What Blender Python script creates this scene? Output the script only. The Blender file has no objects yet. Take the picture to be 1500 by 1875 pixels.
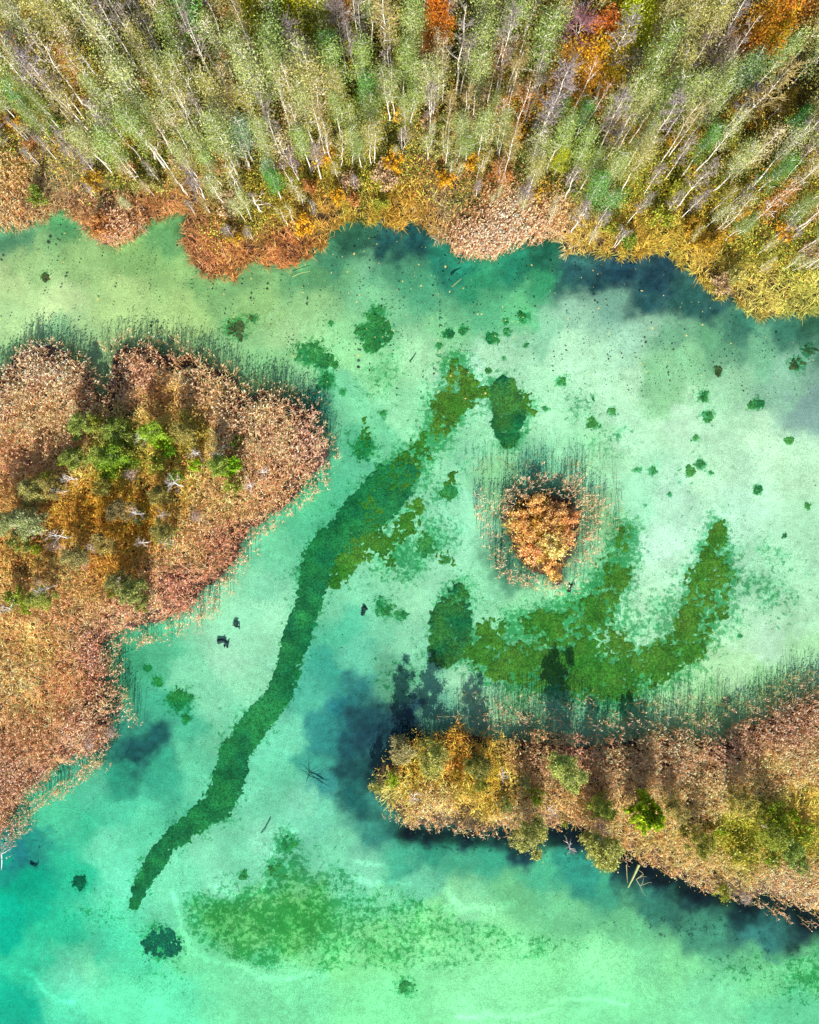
import bpy, math, random
import numpy as np
R = math.radians
SUN_EL = 37.0
H = 100.0                     # camera height above the lake, metres
S = 42.857 / 750.0            # metres per map unit at lake level (the map is 1500 x 1875 units)

# ---------------------------------------------------------------- camera, world, sun, exposure
sc = bpy.context.scene
cam_d = bpy.data.cameras.new("camera"); cam = bpy.data.objects.new("camera", cam_d)
sc.collection.objects.link(cam); sc.camera = cam
cam.location = (0, 0, H); cam.rotation_euler = (0, 0, 0)
cam_d.sensor_fit = 'VERTICAL'; cam_d.angle = 2 * math.atan(937.5 * S / H)
cam_d.clip_start = 1.0; cam_d.clip_end = 3000
w = bpy.data.worlds.new("World"); sc.world = w; w.use_nodes = True
nt = w.node_tree; nt.nodes.clear()
sky = nt.nodes.new('ShaderNodeTexSky'); sky.sky_type = 'NISHITA'; sky.sun_disc = False
sky.sun_elevation = R(SUN_EL); sky.sun_rotation = R(180)
bg = nt.nodes.new('ShaderNodeBackground'); bg.inputs['Strength'].default_value = 0.11
wo = nt.nodes.new('ShaderNodeOutputWorld')
nt.links.new(sky.outputs[0], bg.inputs[0]); nt.links.new(bg.outputs[0], wo.inputs[0])
sd = bpy.data.lights.new("sun", 'SUN'); sd.energy = 5.0; sd.angle = R(0.5); sd.color = (1.0, 0.95, 0.88)
so = bpy.data.objects.new("sun", sd); sc.collection.objects.link(so)
so.rotation_euler = (R(90 - SUN_EL), 0, 0); so.location = (0, -60, 60)
sc.view_settings.view_transform = 'Standard'; sc.view_settings.look = 'None'
sc.view_settings.exposure = 0.75; sc.view_settings.gamma = 1.0
sc.render.engine = 'CYCLES'
sc.cycles.max_bounces = 6; sc.cycles.diffuse_bounces = 3; sc.cycles.glossy_bounces = 2
sc.cycles.transparent_max_bounces = 8; sc.cycles.transmission_bounces = 3; sc.cycles.volume_bounces = 0
EL = np.array([1.76, 1.67, 1.76])    # light falling on the level ground, used to choose the lake bed's own colours

rng = np.random.default_rng(11)
random.seed(11)

def P(px, py, z=0.0):
    """map unit (px, py) as seen from straight above the middle at height z -> world x, y"""
    k = (H - z) / H * S
    return (np.asarray(px) - 750.0) * k, -(np.asarray(py) - 937.5) * k
def PX(x, y, z=0.0):
    k = (H - z) / H * S
    return np.asarray(x) / k + 750.0, -np.asarray(y) / k + 937.5
def lin(hexs):
    v = np.array([int(hexs[i:i + 2], 16) for i in (0, 2, 4)]) / 255.0
    return np.where(v <= 0.04045, v / 12.92, ((v + 0.055) / 1.055) ** 2.4)

KA = np.array([0.80, 0.12, 0.19])       # absorption of the lake water per metre
# ---------------------------------------------------------------- small maths
def hash2(ix, iy, seed):
    n = (ix.astype(np.int64) * 374761393 + iy.astype(np.int64) * 668265263 + seed * 974711) & 0x7fffffff
    n = ((n ^ (n >> 13)) * 1274126177) & 0x7fffffff
    return ((n ^ (n >> 16)) & 0xffff) / 65535.0
def vnoise(x, y, seed=0):
    ix, iy = np.floor(x), np.floor(y); fx, fy = x - ix, y - iy
    fx = fx * fx * (3 - 2 * fx); fy = fy * fy * (3 - 2 * fy)
    a, b = hash2(ix, iy, seed), hash2(ix + 1, iy, seed)
    c, d = hash2(ix, iy + 1, seed), hash2(ix + 1, iy + 1, seed)
    return (a * (1 - fx) + b * fx) * (1 - fy) + (c * (1 - fx) + d * fx) * fy
def fbm(x, y, seed=0, octv=4):
    s = 0; a = 0.5; t = 0
    for i in range(octv):
        s = s + a * vnoise(x, y, seed + i * 17); t += a; a *= 0.5; x = x * 2.03 + 5.1; y = y * 2.03 + 1.7
    return s / t
def seg_dist(x, y, poly, closed=True):
    d = np.full(x.shape, 1e9); n = len(poly)
    for i in range(n if closed else n - 1):
        x0, y0 = poly[i]; x1, y1 = poly[(i + 1) % n]
        dx, dy = x1 - x0, y1 - y0; L = dx * dx + dy * dy + 1e-9
        t = np.clip(((x - x0) * dx + (y - y0) * dy) / L, 0, 1)
        d = np.minimum(d, (x - x0 - t * dx) ** 2 + (y - y0 - t * dy) ** 2)
    return np.sqrt(d)
def inside(x, y, poly):
    r = np.zeros(x.shape, bool); n = len(poly); j = n - 1
    for i in range(n):
        xi, yi = poly[i]; xj, yj = poly[j]
        if yi != yj:
            c = ((yi > y) != (yj > y)) & (x < (xj - xi) * (y - yi) / (yj - yi) + xi)
            r ^= c
        j = i
    return r
def sdf(x, y, poly):
    d = seg_dist(x, y, poly)
    return np.where(inside(x, y, poly), d, -d)      # positive inside
def shepard(x, y, pts, s=22.0, p=2.2):
    num = np.zeros(x.shape + (3,)); den = np.zeros(x.shape)
    for (a, b, c) in pts:
        wgt = 1.0 / ((x - a) ** 2 + (y - b) ** 2 + s * s) ** p * 1e8
        num += wgt[..., None] * c; den += wgt
    return num / den[..., None]
def smooth(a, b, x):
    t = np.clip((x - a) / (b - a), 0, 1); return t * t * (3 - 2 * t)

# ---------------------------------------------------------------- traced map (map units)
SHORE = [(-900,470),(-60,418),(0,414),(25,412),(50,405),(75,398),(90,388),(105,385),(125,388),(140,400),(150,410),(165,418),(180,432),(190,445),(200,450),(215,440),(235,437),(245,425),(260,412),(280,402),(300,392),(315,386),(330,390),(342,395),(338,410),(333,430),(338,450),(348,465),(355,488),(365,500),(385,507),(400,505),(425,510),(435,495),(450,482),(475,478),(490,485),(510,484),(545,478),(555,468),(575,462),(590,445),(605,422),(620,405),(640,402),(670,405),(690,397),(700,400),(715,415),(735,415),(750,403),(775,412),(795,430),(825,447),(845,468),(870,466),(900,470),(930,455),(965,440),(990,437),(1010,432),(1025,435),(1040,456),(1060,462),(1075,466),(1090,458),(1110,458),(1130,470),(1150,470),(1190,465),(1212,462),(1220,450),(1235,478),(1260,485),(1280,500),(1300,530),(1310,546),(1330,535),(1350,548),(1370,560),(1378,575),(1400,583),(1420,578),(1440,572),(1470,576),(1500,565),(1560,560),(2400,640),(2400,-9000),(-900,-9000)]
LEFT = [(-900,700),(-60,690),(0,672),(20,647),(50,627),(75,622),(100,627),(130,642),(160,662),(172,676),(184,716),(194,684),(196,660),(205,637),(230,627),(270,622),(300,637),(320,647),(345,642),(365,652),(400,667),(430,682),(445,702),(460,717),(490,707),(520,717),(550,737),(575,747),(585,765),(592,790),(605,810),(613,830),(598,855),(575,880),(560,900),(540,925),(520,940),(490,955),(465,975),(450,1000),(440,1025),(415,1055),(390,1080),(370,1102),(345,1125),(310,1142),(255,1155),(215,1165),(195,1185),(188,1210),(197,1245),(207,1280),(212,1310),(202,1340),(203,1362),(185,1382),(155,1388),(125,1405),(85,1425),(50,1460),(22,1515),(0,1548),(-60,1600),(-900,1900)]
ISLET = [(922,950),(935,930),(965,910),(990,900),(1015,906),(1045,920),(1065,945),(1064,980),(1052,1005),(1042,1030),(1032,1055),(1017,1075),(1003,1058),(970,1040),(945,1015),(930,985)]
RIGHT = [(672,1437),(680,1405),(698,1388),(722,1375),(735,1352),(752,1345),(780,1353),(798,1338),(815,1327),(850,1324),(875,1337),(920,1352),(960,1347),(1000,1344),(1050,1352),(1110,1352),(1150,1347),(1190,1334),(1230,1344),(1275,1347),(1325,1352),(1350,1330),(1400,1310),(1450,1290),(1500,1274),(1560,1262),(2400,1180),(2400,2100),(1560,1712),(1500,1682),(1450,1660),(1400,1647),(1375,1660),(1350,1652),(1310,1640),(1270,1630),(1230,1610),(1190,1592),(1165,1575),(1135,1560),(1100,1545),(1070,1527),(1040,1524),(1000,1532),(950,1535),(920,1530),(870,1535),(830,1527),(790,1522),(740,1520),(718,1495),(690,1475),(675,1455)]

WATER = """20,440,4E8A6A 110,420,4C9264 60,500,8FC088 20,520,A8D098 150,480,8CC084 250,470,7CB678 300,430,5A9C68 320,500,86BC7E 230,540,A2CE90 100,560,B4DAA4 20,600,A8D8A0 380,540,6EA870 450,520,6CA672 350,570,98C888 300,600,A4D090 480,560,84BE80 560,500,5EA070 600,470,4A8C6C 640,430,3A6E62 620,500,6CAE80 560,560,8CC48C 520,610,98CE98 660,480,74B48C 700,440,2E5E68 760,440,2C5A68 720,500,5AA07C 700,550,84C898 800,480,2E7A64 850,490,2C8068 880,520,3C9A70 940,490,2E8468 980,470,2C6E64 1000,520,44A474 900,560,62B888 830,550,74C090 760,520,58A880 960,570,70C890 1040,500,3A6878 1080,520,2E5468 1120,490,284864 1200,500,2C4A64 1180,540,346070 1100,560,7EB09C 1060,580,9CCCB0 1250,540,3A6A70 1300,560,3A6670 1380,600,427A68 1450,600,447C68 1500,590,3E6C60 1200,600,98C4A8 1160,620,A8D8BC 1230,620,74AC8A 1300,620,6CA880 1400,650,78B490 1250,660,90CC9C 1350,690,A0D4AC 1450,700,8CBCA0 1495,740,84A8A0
560,620,98D49C 640,640,92D69C 700,680,98DCA4 780,640,A8E0B0 820,580,8CD49C 900,650,B4E6C0 860,680,B8E8CC 960,660,B0E6C0 1000,620,90CCA8 1050,650,B8E8C4 1100,700,B8E8C4 1200,700,90CC9C 1160,700,B8E4C0 1230,730,90CC9C 1000,730,A8E4BC 1150,780,B4E6C4 1250,760,BCE8C8 1400,800,C0EAC8 1480,850,B8E4C0 1300,880,B8E6C4 1100,820,A0DCB0 1050,830,94D8AC 620,720,7CC89A 560,700,8CD09C 660,760,84D0A0 700,800,7CCC9C 740,760,9CDCAC 640,830,64B890 620,890,5CB68C 560,960,60BC90 520,1000,78CCA0 600,930,5CBA8C 470,1020,74C49C 480,1080,8CD4AC 430,1130,9CDCB4 500,1140,A0DCB4 420,1200,A4DCB8 350,1230,84CCA4 280,1200,5CB48C 240,1220,4CA47C 280,1300,4CA484 230,1340,3A8470 260,1370,28606C 220,1390,285E6A 330,1340,58B490 400,1300,8CD4AC 430,1330,80CCA4 450,1250,98D8B0 350,1400,6CC49C 280,1430,44A484 200,1430,3A987C 150,1450,5CB494 100,1500,54B08C 160,1510,48AC88 230,1490,5CBC98 260,1530,6CC8A0 60,1540,2C7C74 20,1570,286C74 30,1620,20987C 10,1700,1CA88C 60,1650,28A888 120,1600,3CB08C 200,1600,74CCA8 200,1550,78CCA8 100,1720,3CB890 180,1740,58C49C 50,1780,44BC94 20,1850,28A88C 120,1800,78D0AC 150,1780,84D4A8 220,1780,60C89C 200,1840,70D4A4 100,1860,64CCA4
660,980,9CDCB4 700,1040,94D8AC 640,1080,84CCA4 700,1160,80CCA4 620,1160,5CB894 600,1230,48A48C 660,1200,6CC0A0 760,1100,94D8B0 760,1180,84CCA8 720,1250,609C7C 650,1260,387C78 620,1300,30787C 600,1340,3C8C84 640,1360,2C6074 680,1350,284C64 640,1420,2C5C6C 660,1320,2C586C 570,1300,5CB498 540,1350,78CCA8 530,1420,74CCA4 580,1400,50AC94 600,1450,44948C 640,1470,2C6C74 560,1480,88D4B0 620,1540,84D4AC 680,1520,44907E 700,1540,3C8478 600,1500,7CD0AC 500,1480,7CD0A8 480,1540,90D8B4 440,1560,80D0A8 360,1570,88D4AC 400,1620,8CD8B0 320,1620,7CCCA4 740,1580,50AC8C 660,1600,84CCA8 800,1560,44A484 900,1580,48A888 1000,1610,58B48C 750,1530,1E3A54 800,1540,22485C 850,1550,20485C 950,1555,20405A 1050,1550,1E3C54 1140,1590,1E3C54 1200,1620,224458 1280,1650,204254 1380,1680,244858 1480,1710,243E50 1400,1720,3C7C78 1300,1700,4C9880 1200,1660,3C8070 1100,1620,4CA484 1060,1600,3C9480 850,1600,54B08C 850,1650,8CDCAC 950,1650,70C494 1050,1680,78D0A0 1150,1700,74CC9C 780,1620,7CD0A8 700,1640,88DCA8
450,1700,78CC88 400,1680,70C884 550,1700,70C880 600,1760,84E0A0 700,1720,84DC9C 800,1700,90E8A8 900,1740,90E8AC 1000,1760,8CE8AC 1100,1760,90E8B0 1250,1760,88E0A8 1400,1780,80DCA4 1480,1780,78D09C 350,1760,74D8A8 450,1800,7CDCAC 550,1820,80E4B0 300,1850,74DCAC 700,1850,84E8AC 900,1850,90ECB4 1100,1850,88E8B0 1300,1850,84E0B0 1450,1860,70D4A8
850,850,90D8B0 820,820,94DCB0 850,940,94DCB8 830,1020,98DCB8 870,1060,90DCB0 960,1110,90D8A8 1050,1110,98DCB0 1160,920,A0E0BC 1200,980,BCE8D0 1250,920,B4E4C8 1350,950,B8E8CC 1220,1060,B4E4C4 1200,1120,B0E0BC 1400,1050,A0D8B4 1450,1120,ACDCB8 1400,1180,B8E4C4 1480,1000,ACE0BC 1480,1200,A0D4A4 1350,1230,ACDCAC 1250,1260,A8DCA8 1400,1250,94CC94 1300,1290,8CC48C 1150,1300,8CCC98 1050,1300,88C89C 950,1290,8CC898 880,1280,8CC8A0 860,1230,A0DCB4 780,1250,74BC98 820,1300,6CA88C 760,1300,2A4C68 740,1330,1C3450 1000,880,70C09C 900,880,88CC98 950,950,508468 1000,940,304848 1110,950,88C090 1100,1040,88CCA0 930,1040,508C70 100,610,7CB88C 30,640,98D498 300,625,6CA880 400,640,7CBC88 500,680,7CC48C 560,730,3C8870"""
def tune(a, b, c):
    v = np.array([int(c[i:i + 2], 16) for i in (0, 2, 4)], float); br = np.clip((v[1] - 90) / 90, 0, 1)
    if b < 720: v += br * np.array([22, 5, 0]) * np.clip((760 - a) / 300, .25, 1)
    elif b < 1300 and a > 740: v += br * np.array([9, 2, 0])
    elif b > 1640 and a > 320: v += br * np.array([6, -3, -10])
    elif b > 1480 and a < 330: v += np.array([4, 14, 10])
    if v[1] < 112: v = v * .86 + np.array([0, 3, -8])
    return ''.join('%02X' % int(np.clip(x, 0, 255)) for x in v)
WATER = [(float(a), float(b), lin(tune(float(a), float(b), c))) for a, b, c in (t.split(',') for t in WATER.split())]

VEG = """80,660,C9A08A 0,700,C8A088 60,760,C79878 20,850,B98468 150,700,C4967C 260,680,C39078 340,700,C59276 430,760,C8987C 520,800,CC9C80 570,800,C49080 300,720,B07848 120,800,C09070 40,900,A87848 100,950,B07A38 180,930,B0782C 250,950,B47C2C 300,900,B88448 400,900,C49068 480,880,C08C70 200,1030,A87434 120,1060,C08C60 60,1000,98703C 350,1000,C4906C 400,1000,B07C68 330,1080,B88070 250,1120,C4947C 100,1130,C08868 50,1180,C48C60 20,1250,CC9C74 100,1260,BC8060 180,1200,B88878 50,1350,B8886C 150,1340,C0907C 20,1430,B48C78 60,1300,C08460 330,790,B89048 200,820,90903C
700,1440,C0A060 760,1400,B88838 830,1380,C07C34 900,1440,A88430 860,1480,B08C48 800,1500,D0A078 950,1510,CC9C78 1000,1400,B08868 1050,1380,A87C68 1060,1480,B88C64 1150,1420,B89070 1250,1400,BC9478 1350,1380,AC8470 1450,1330,B48C78 1300,1460,C09C74 1200,1540,C09468 1400,1420,C0986C 1480,1400,C09C78 1350,1540,A89C38 1450,1540,98902C 1300,1600,C49C74 1450,1620,CCA084 1480,1480,B89048 1240,1480,C09870
0,380,C09870 80,380,B88050 150,410,B07040 210,430,B89078 280,380,A86838 380,450,A86438 430,490,B87038 520,460,AC6434 450,380,887028 600,380,B07830 660,350,988028 720,380,B07828 760,400,B07830 850,380,A07C50 880,430,C09C88 950,420,C4A08C 1000,410,B89070 830,300,8C6C48 1080,430,C08C38 1150,440,B88430 1250,440,B08430 1300,490,B88838 1400,540,B89040 1480,540,B09440 1350,430,907828 1450,460,908030 100,300,A08050 0,330,B09068 250,300,807830 550,300,806820 700,250,706830 1000,300,808038 1200,330,807020 1450,300,707028 0,200,908050 300,200,707030 750,100,586020 1080,100,B06820 1430,80,402810 1480,200,483010 200,50,606830 500,50,585818
980,960,C88838 1010,920,C08048 1000,1040,D09850 1090,930,C09878 890,930,A89868 940,1070,B8A070 1090,1020,B0A878"""
VEG = [(float(a), float(b), lin(c)) for a, b, c in (t.split(',') for t in VEG.split())]

CH = [(238,1668,16),(252,1635,32),(275,1590,37),(305,1548,42),(355,1510,51),(395,1478,67),(418,1430,67),(428,1385,62),(455,1340,56),(490,1300,55),(520,1255,53),(532,1205,51),(548,1150,53),(562,1110,53),(574,1065,60),(586,1025,70),(592,1000,60),(615,990,70),(645,965,84),(675,930,94),(710,895,92),(738,868,60)]
PATCH = [(80,505,9,'b'),(432,597,20,'b'),(462,580,9,'b'),(440,615,9,'b'),(570,645,28,'g'),(590,658,17,'g'),(612,667,8,'g'),(595,697,19,'g'),(627,717,7,'g'),(690,575,20,'g'),(690,608,26,'g'),(660,605,12,'g'),(678,632,13,'g'),(605,590,7,'g'),(702,757,8,'g'),(665,822,24,'g'),(822,607,11,'g'),(850,602,9,'g'),(902,617,13,'g'),(930,605,8,'g'),(928,585,7,'g'),(960,577,11,'g'),(805,632,7,'g'),(965,630,5,'g'),(923,654,5,'g'),(895,677,6,'g'),(932,695,6,'g'),(1030,697,12,'g'),(1000,747,7,'g'),(1087,728,4,'g'),(1121,753,8,'g'),(1085,775,11,'g'),(1100,780,6,'g'),(965,790,5,'g'),(1290,722,12,'g'),(1297,762,13,'g'),(1390,740,13,'g'),(1275,802,7,'g'),(1447,807,9,'g'),(1170,860,7,'g'),(1197,860,11,'g'),(1265,862,10,'g'),(1284,852,10,'g'),(1305,865,4,'g'),(1390,897,9,'g'),(1227,905,5,'g'),(1182,925,4,'g'),(1482,926,6,'g'),(1440,982,5,'g'),(822,900,16,'g'),(780,1000,19,'g'),(817,1027,12,'g'),(1357,1165,6,'g'),(1317,677,9,'b'),(1465,665,17,'b'),(1485,640,15,'b'),(285,1250,12,'g'),(322,1285,24,'g'),(345,1280,9,'g'),(335,1318,10,'g'),(265,1225,8,'g'),(138,1625,15,'d'),(290,1735,36,'d'),(445,1607,11,'g'),(525,1550,24,'g'),(508,1598,28,'g'),(705,1112,22,'g'),(735,1128,12,'g'),(745,1815,16,'g'),(1488,1640,0,'g')]
# ---------------------------------------------------------------- materials
def new_mat(name):
    m = bpy.data.materials.new(name); m.use_nodes = True; m.node_tree.nodes.clear()
    return m, m.node_tree.nodes, m.node_tree.links
def math_node(N, L, op, a, b=None, clamp=False):
    n = N.new('ShaderNodeMath'); n.operation = op; n.use_clamp = clamp
    for i, v in enumerate((a, b)):
        if v is None: continue
        if isinstance(v, (int, float)): n.inputs[i].default_value = v
        else: L.new(v, n.inputs[i])
    return n.outputs[0]
def noise_node(N, L, vec, scale, detail=4, rough=0.55):
    n = N.new('ShaderNodeTexNoise'); n.inputs['Scale'].default_value = scale
    n.inputs['Detail'].default_value = detail; n.inputs['Roughness'].default_value = rough
    L.new(vec, n.inputs['Vector']); return n.outputs['Fac']
def ramp01(N, L, v, a, b, lo=0.0, hi=1.0):
    n = N.new('ShaderNodeMapRange'); n.interpolation_type = 'SMOOTHSTEP'
    for k, x in (('From Min', a), ('From Max', b), ('To Min', lo), ('To Max', hi)): n.inputs[k].default_value = x
    L.new(v, n.inputs['Value']); return n.outputs[0]
def mixc(N, L, fac, a, b, mode='MIX'):
    n = N.new('ShaderNodeMix'); n.data_type = 'RGBA'; n.blend_type = mode; n.clamp_factor = True
    if isinstance(fac, (int, float)): n.inputs[0].default_value = fac
    else: L.new(fac, n.inputs[0])
    for i, v in ((6, a), (7, b)):
        if isinstance(v, tuple): n.inputs[i].default_value = v
        else: L.new(v, n.inputs[i])
    return n.outputs[2]
def scale_c(N, L, col, f):
    n = N.new('ShaderNodeVectorMath'); n.operation = 'SCALE'; L.new(col, n.inputs[0])
    if isinstance(f, (int, float)): n.inputs[3].default_value = f
    else: L.new(f, n.inputs[3])
    return n.outputs[0]

def leafy_mat(name, source='attr', rough=0.6, transl=0.25, var=0.35, nscale=9.0, spec=0.3):
    m, N, L = new_mat(name)
    if source == 'attr':
        a = N.new('ShaderNodeAttribute'); a.attribute_name = 'Col'; col = a.outputs['Color']
    else:
        oi = N.new('ShaderNodeObjectInfo'); a = N.new('ShaderNodeAttribute'); a.attribute_name = 'Col'
        col = mixc(N, L, 1.0, oi.outputs['Color'], a.outputs['Color'], 'MULTIPLY')
    g = N.new('ShaderNodeNewGeometry')
    nz = noise_node(N, L, g.outputs['Position'], nscale, 2)
    col = scale_c(N, L, col, ramp01(N, L, nz, 0.3, 0.7, 1 - var, 1 + var))
    p = N.new('ShaderNodeBsdfPrincipled'); L.new(col, p.inputs['Base Color'])
    p.inputs['Roughness'].default_value = rough; p.inputs['Specular IOR Level'].default_value = spec
    t = N.new('ShaderNodeBsdfTranslucent'); L.new(col, t.inputs['Color'])
    mx = N.new('ShaderNodeMixShader'); mx.inputs[0].default_value = transl
    L.new(p.outputs[0], mx.inputs[1]); L.new(t.outputs[0], mx.inputs[2])
    o = N.new('ShaderNodeOutputMaterial'); L.new(mx.outputs[0], o.inputs[0]); return m
M_REED = leafy_mat('reed_straw', 'attr', 0.6, 0.25)
M_LEAF = leafy_mat('leaf', 'obj', 0.5, 0.3, 0.25, 6.0, 0.4)
M_WEED = leafy_mat('water_weed', 'attr', 0.9, 0.0, 0.45, 7.0, 0.0)

def bark_mat():
    m, N, L = new_mat('bark')
    oi = N.new('ShaderNodeObjectInfo'); tc = N.new('ShaderNodeTexCoord')
    mp = N.new('ShaderNodeMapping'); mp.inputs['Scale'].default_value = (3, 3, 9); L.new(tc.outputs['Object'], mp.inputs[0])
    nz = noise_node(N, L, mp.outputs[0], 1.6, 5, 0.7)
    f = ramp01(N, L, nz, 0.56, 0.64)
    col = mixc(N, L, f, oi.outputs['Color'], (0.09, 0.07, 0.055, 1))
    p = N.new('ShaderNodeBsdfPrincipled'); L.new(col, p.inputs['Base Color']); p.inputs['Roughness'].default_value = 0.8
    o = N.new('ShaderNodeOutputMaterial'); L.new(p.outputs[0], o.inputs[0]); return m
M_BARK = bark_mat()

def bed_mat():
    m, N, L = new_mat('lake_marl')
    a = N.new('ShaderNodeAttribute'); a.attribute_name = 'Col'
    k = N.new('ShaderNodeAttribute'); k.attribute_name = 'Mask'
    sep = N.new('ShaderNodeSeparateColor'); L.new(k.outputs['Color'], sep.inputs[0])
    g = N.new('ShaderNodeNewGeometry'); pos = g.outputs['Position']
    col = a.outputs['Color']
    # cloudy marl and fine grain
    n1 = noise_node(N, L, pos, 0.22, 7, 0.62); n2 = noise_node(N, L, pos, 1.6, 5, 0.7); n3 = noise_node(N, L, pos, 11.0, 2)
    f = math_node(N, L, 'MULTIPLY', ramp01(N, L, n1, 0.3, 0.7, 0.84, 1.14), ramp01(N, L, n2, 0.25, 0.75, 0.88, 1.12))
    f = math_node(N, L, 'MULTIPLY', f, ramp01(N, L, n3, 0.25, 0.75, 0.70, 1.30))
    col = scale_c(N, L, col, f)
    # thin algae film where the mask asks for it, broken up by noise
    nm = noise_node(N, L, pos, 0.75, 8, 0.72)
    thr = math_node(N, L, 'ADD', nm, math_node(N, L, 'MULTIPLY', sep.outputs['Red'], 0.42))
    nf = noise_node(N, L, pos, 4.5, 4, 0.8)
    thr = math_node(N, L, 'ADD', thr, math_node(N, L, 'MULTIPLY', math_node(N, L, 'SUBTRACT', nf, 0.5), 0.8))
    fac = ramp01(N, L, thr, 0.70, 0.92, 0.0, 0.85)
    film = mixc(N, L, n3, (0.14, 0.26, 0.07, 1), (0.34, 0.42, 0.17, 1))
    tint = mixc(N, L, n3, (0.22, 0.66, 0.44, 1), (0.54, 0.92, 0.74, 1))
    col = mixc(N, L, fac, col, mixc(N, L, 1.0, col, tint, 'MULTIPLY'))
    # crisp little tufts within and around the film
    ns = noise_node(N, L, pos, 1.9, 6, 0.75)
    ts = math_node(N, L, 'ADD', ns, math_node(N, L, 'MULTIPLY', sep.outputs['Red'], 0.26))
    col = mixc(N, L, ramp01(N, L, ts, 0.675, 0.72, 0.0, 0.85), col, mixc(N, L, 1.0, col, (0.16, 0.50, 0.28, 1), 'MULTIPLY'))
    # dark debris lying on the bed
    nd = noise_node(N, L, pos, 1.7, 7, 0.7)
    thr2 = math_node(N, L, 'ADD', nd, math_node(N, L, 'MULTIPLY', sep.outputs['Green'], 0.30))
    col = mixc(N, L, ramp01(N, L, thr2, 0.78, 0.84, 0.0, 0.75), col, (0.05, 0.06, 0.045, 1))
    # low ridges of pale sediment
    col = scale_c(N, L, col, math_node(N, L, 'ADD', 1.0, math_node(N, L, 'MULTIPLY', math_node(N, L, 'MULTIPLY', sep.outputs['Blue'], ramp01(N, L, n2, .3, .6, .3, 1.0)), 0.45)))
    b = N.new('ShaderNodeBump'); b.inputs['Strength'].default_value = 0.5; b.inputs['Distance'].default_value = 0.12
    L.new(nm, b.inputs['Height'])
    p = N.new('ShaderNodeBsdfDiffuse'); L.new(col, p.inputs['Color']); L.new(b.outputs[0], p.inputs['Normal'])
    o = N.new('ShaderNodeOutputMaterial'); L.new(p.outputs[0], o.inputs[0]); return m
M_BED = bed_mat()
def soil_mat():
    m, N, L = new_mat('soil')
    a = N.new('ShaderNodeAttribute'); a.attribute_name = 'Col'
    g = N.new('ShaderNodeNewGeometry')
    n1 = noise_node(N, L, g.outputs['Position'], 1.3, 8, 0.7)
    col = scale_c(N, L, a.outputs['Color'], ramp01(N, L, n1, 0.3, 0.7, 0.4, 1.5))
    b = N.new('ShaderNodeBump'); b.inputs['Strength'].default_value = 0.8; b.inputs['Distance'].default_value = 0.3; L.new(n1, b.inputs['Height'])
    p = N.new('ShaderNodeBsdfPrincipled'); L.new(col, p.inputs['Base Color']); p.inputs['Roughness'].default_value = 0.95
    L.new(b.outputs[0], p.inputs['Normal'])
    o = N.new('ShaderNodeOutputMaterial'); L.new(p.outputs[0], o.inputs[0]); return m
M_SOIL = soil_mat()
def water_mat():
    m, N, L = new_mat('lake_water')
    g = N.new('ShaderNodeNewGeometry')
    nz = noise_node(N, L, g.outputs['Position'], 1.2, 3)
    b = N.new('ShaderNodeBump'); b.inputs['Strength'].default_value = 0.12; b.inputs['Distance'].default_value = 0.05; L.new(nz, b.inputs['Height'])
    dt = N.new('ShaderNodeVectorMath'); dt.operation = 'DOT_PRODUCT'; L.new(g.outputs['Incoming'], dt.inputs[0]); L.new(g.outputs['Normal'], dt.inputs[1])
    fr = math_node(N, L, 'SUBTRACT', 1.0, math_node(N, L, 'ABSOLUTE', dt.outputs['Value']))
    fr = math_node(N, L, 'ADD', 0.02, math_node(N, L, 'MULTIPLY', math_node(N, L, 'POWER', fr, 5.0), 0.98))
    tr = N.new('ShaderNodeBsdfTransparent'); gl = N.new('ShaderNodeBsdfGlossy'); gl.inputs['Roughness'].default_value = 0.03
    L.new(b.outputs[0], gl.inputs['Normal'])
    mx = N.new('ShaderNodeMixShader'); L.new(fr, mx.inputs[0]); L.new(tr.outputs[0], mx.inputs[1]); L.new(gl.outputs[0], mx.inputs[2])
    v = N.new('ShaderNodeVolumeAbsorption'); dens = 1.0
    v.inputs['Color'].default_value = tuple(1 - KA / dens) + (1,); v.inputs['Density'].default_value = dens
    o = N.new('ShaderNodeOutputMaterial'); L.new(mx.outputs[0], o.inputs['Surface']); L.new(v.outputs[0], o.inputs['Volume'])
    return m
M_WATER = water_mat()

# ---------------------------------------------------------------- mesh helpers
def mesh_np(name, verts, quads=None, tris=None, mat=None, col=None, extra=None, smooth_=False):
    me = bpy.data.meshes.new(name)
    verts = np.asarray(verts, np.float32); nq = 0 if quads is None else len(quads); ntr = 0 if tris is None else len(tris)
    me.vertices.add(len(verts)); me.vertices.foreach_set('co', verts.ravel())
    loops = []
    if nq: loops.append(np.asarray(quads, np.int32).ravel())
    if ntr: loops.append(np.asarray(tris, np.int32).ravel())
    lp = np.concatenate(loops); me.loops.add(len(lp)); me.loops.foreach_set('vertex_index', lp)
    st = np.concatenate([np.arange(nq) * 4, nq * 4 + np.arange(ntr) * 3]).astype(np.int32)
    me.polygons.add(nq + ntr); me.polygons.foreach_set('loop_start', st)
    if smooth_: me.polygons.foreach_set('use_smooth', np.ones(nq + ntr, bool))
    if mat: me.materials.append(mat)
    for nm, c in ([('Col', col)] if col is not None else []) + ([('Mask', extra)] if extra is not None else []):
        at = me.color_attributes.new(nm, 'FLOAT_COLOR', 'POINT')
        c4 = np.ones((len(verts), 4), np.float32); c4[:, :3] = c; at.data.foreach_set('color', c4.ravel())
    me.update(calc_edges=True); return me
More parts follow.
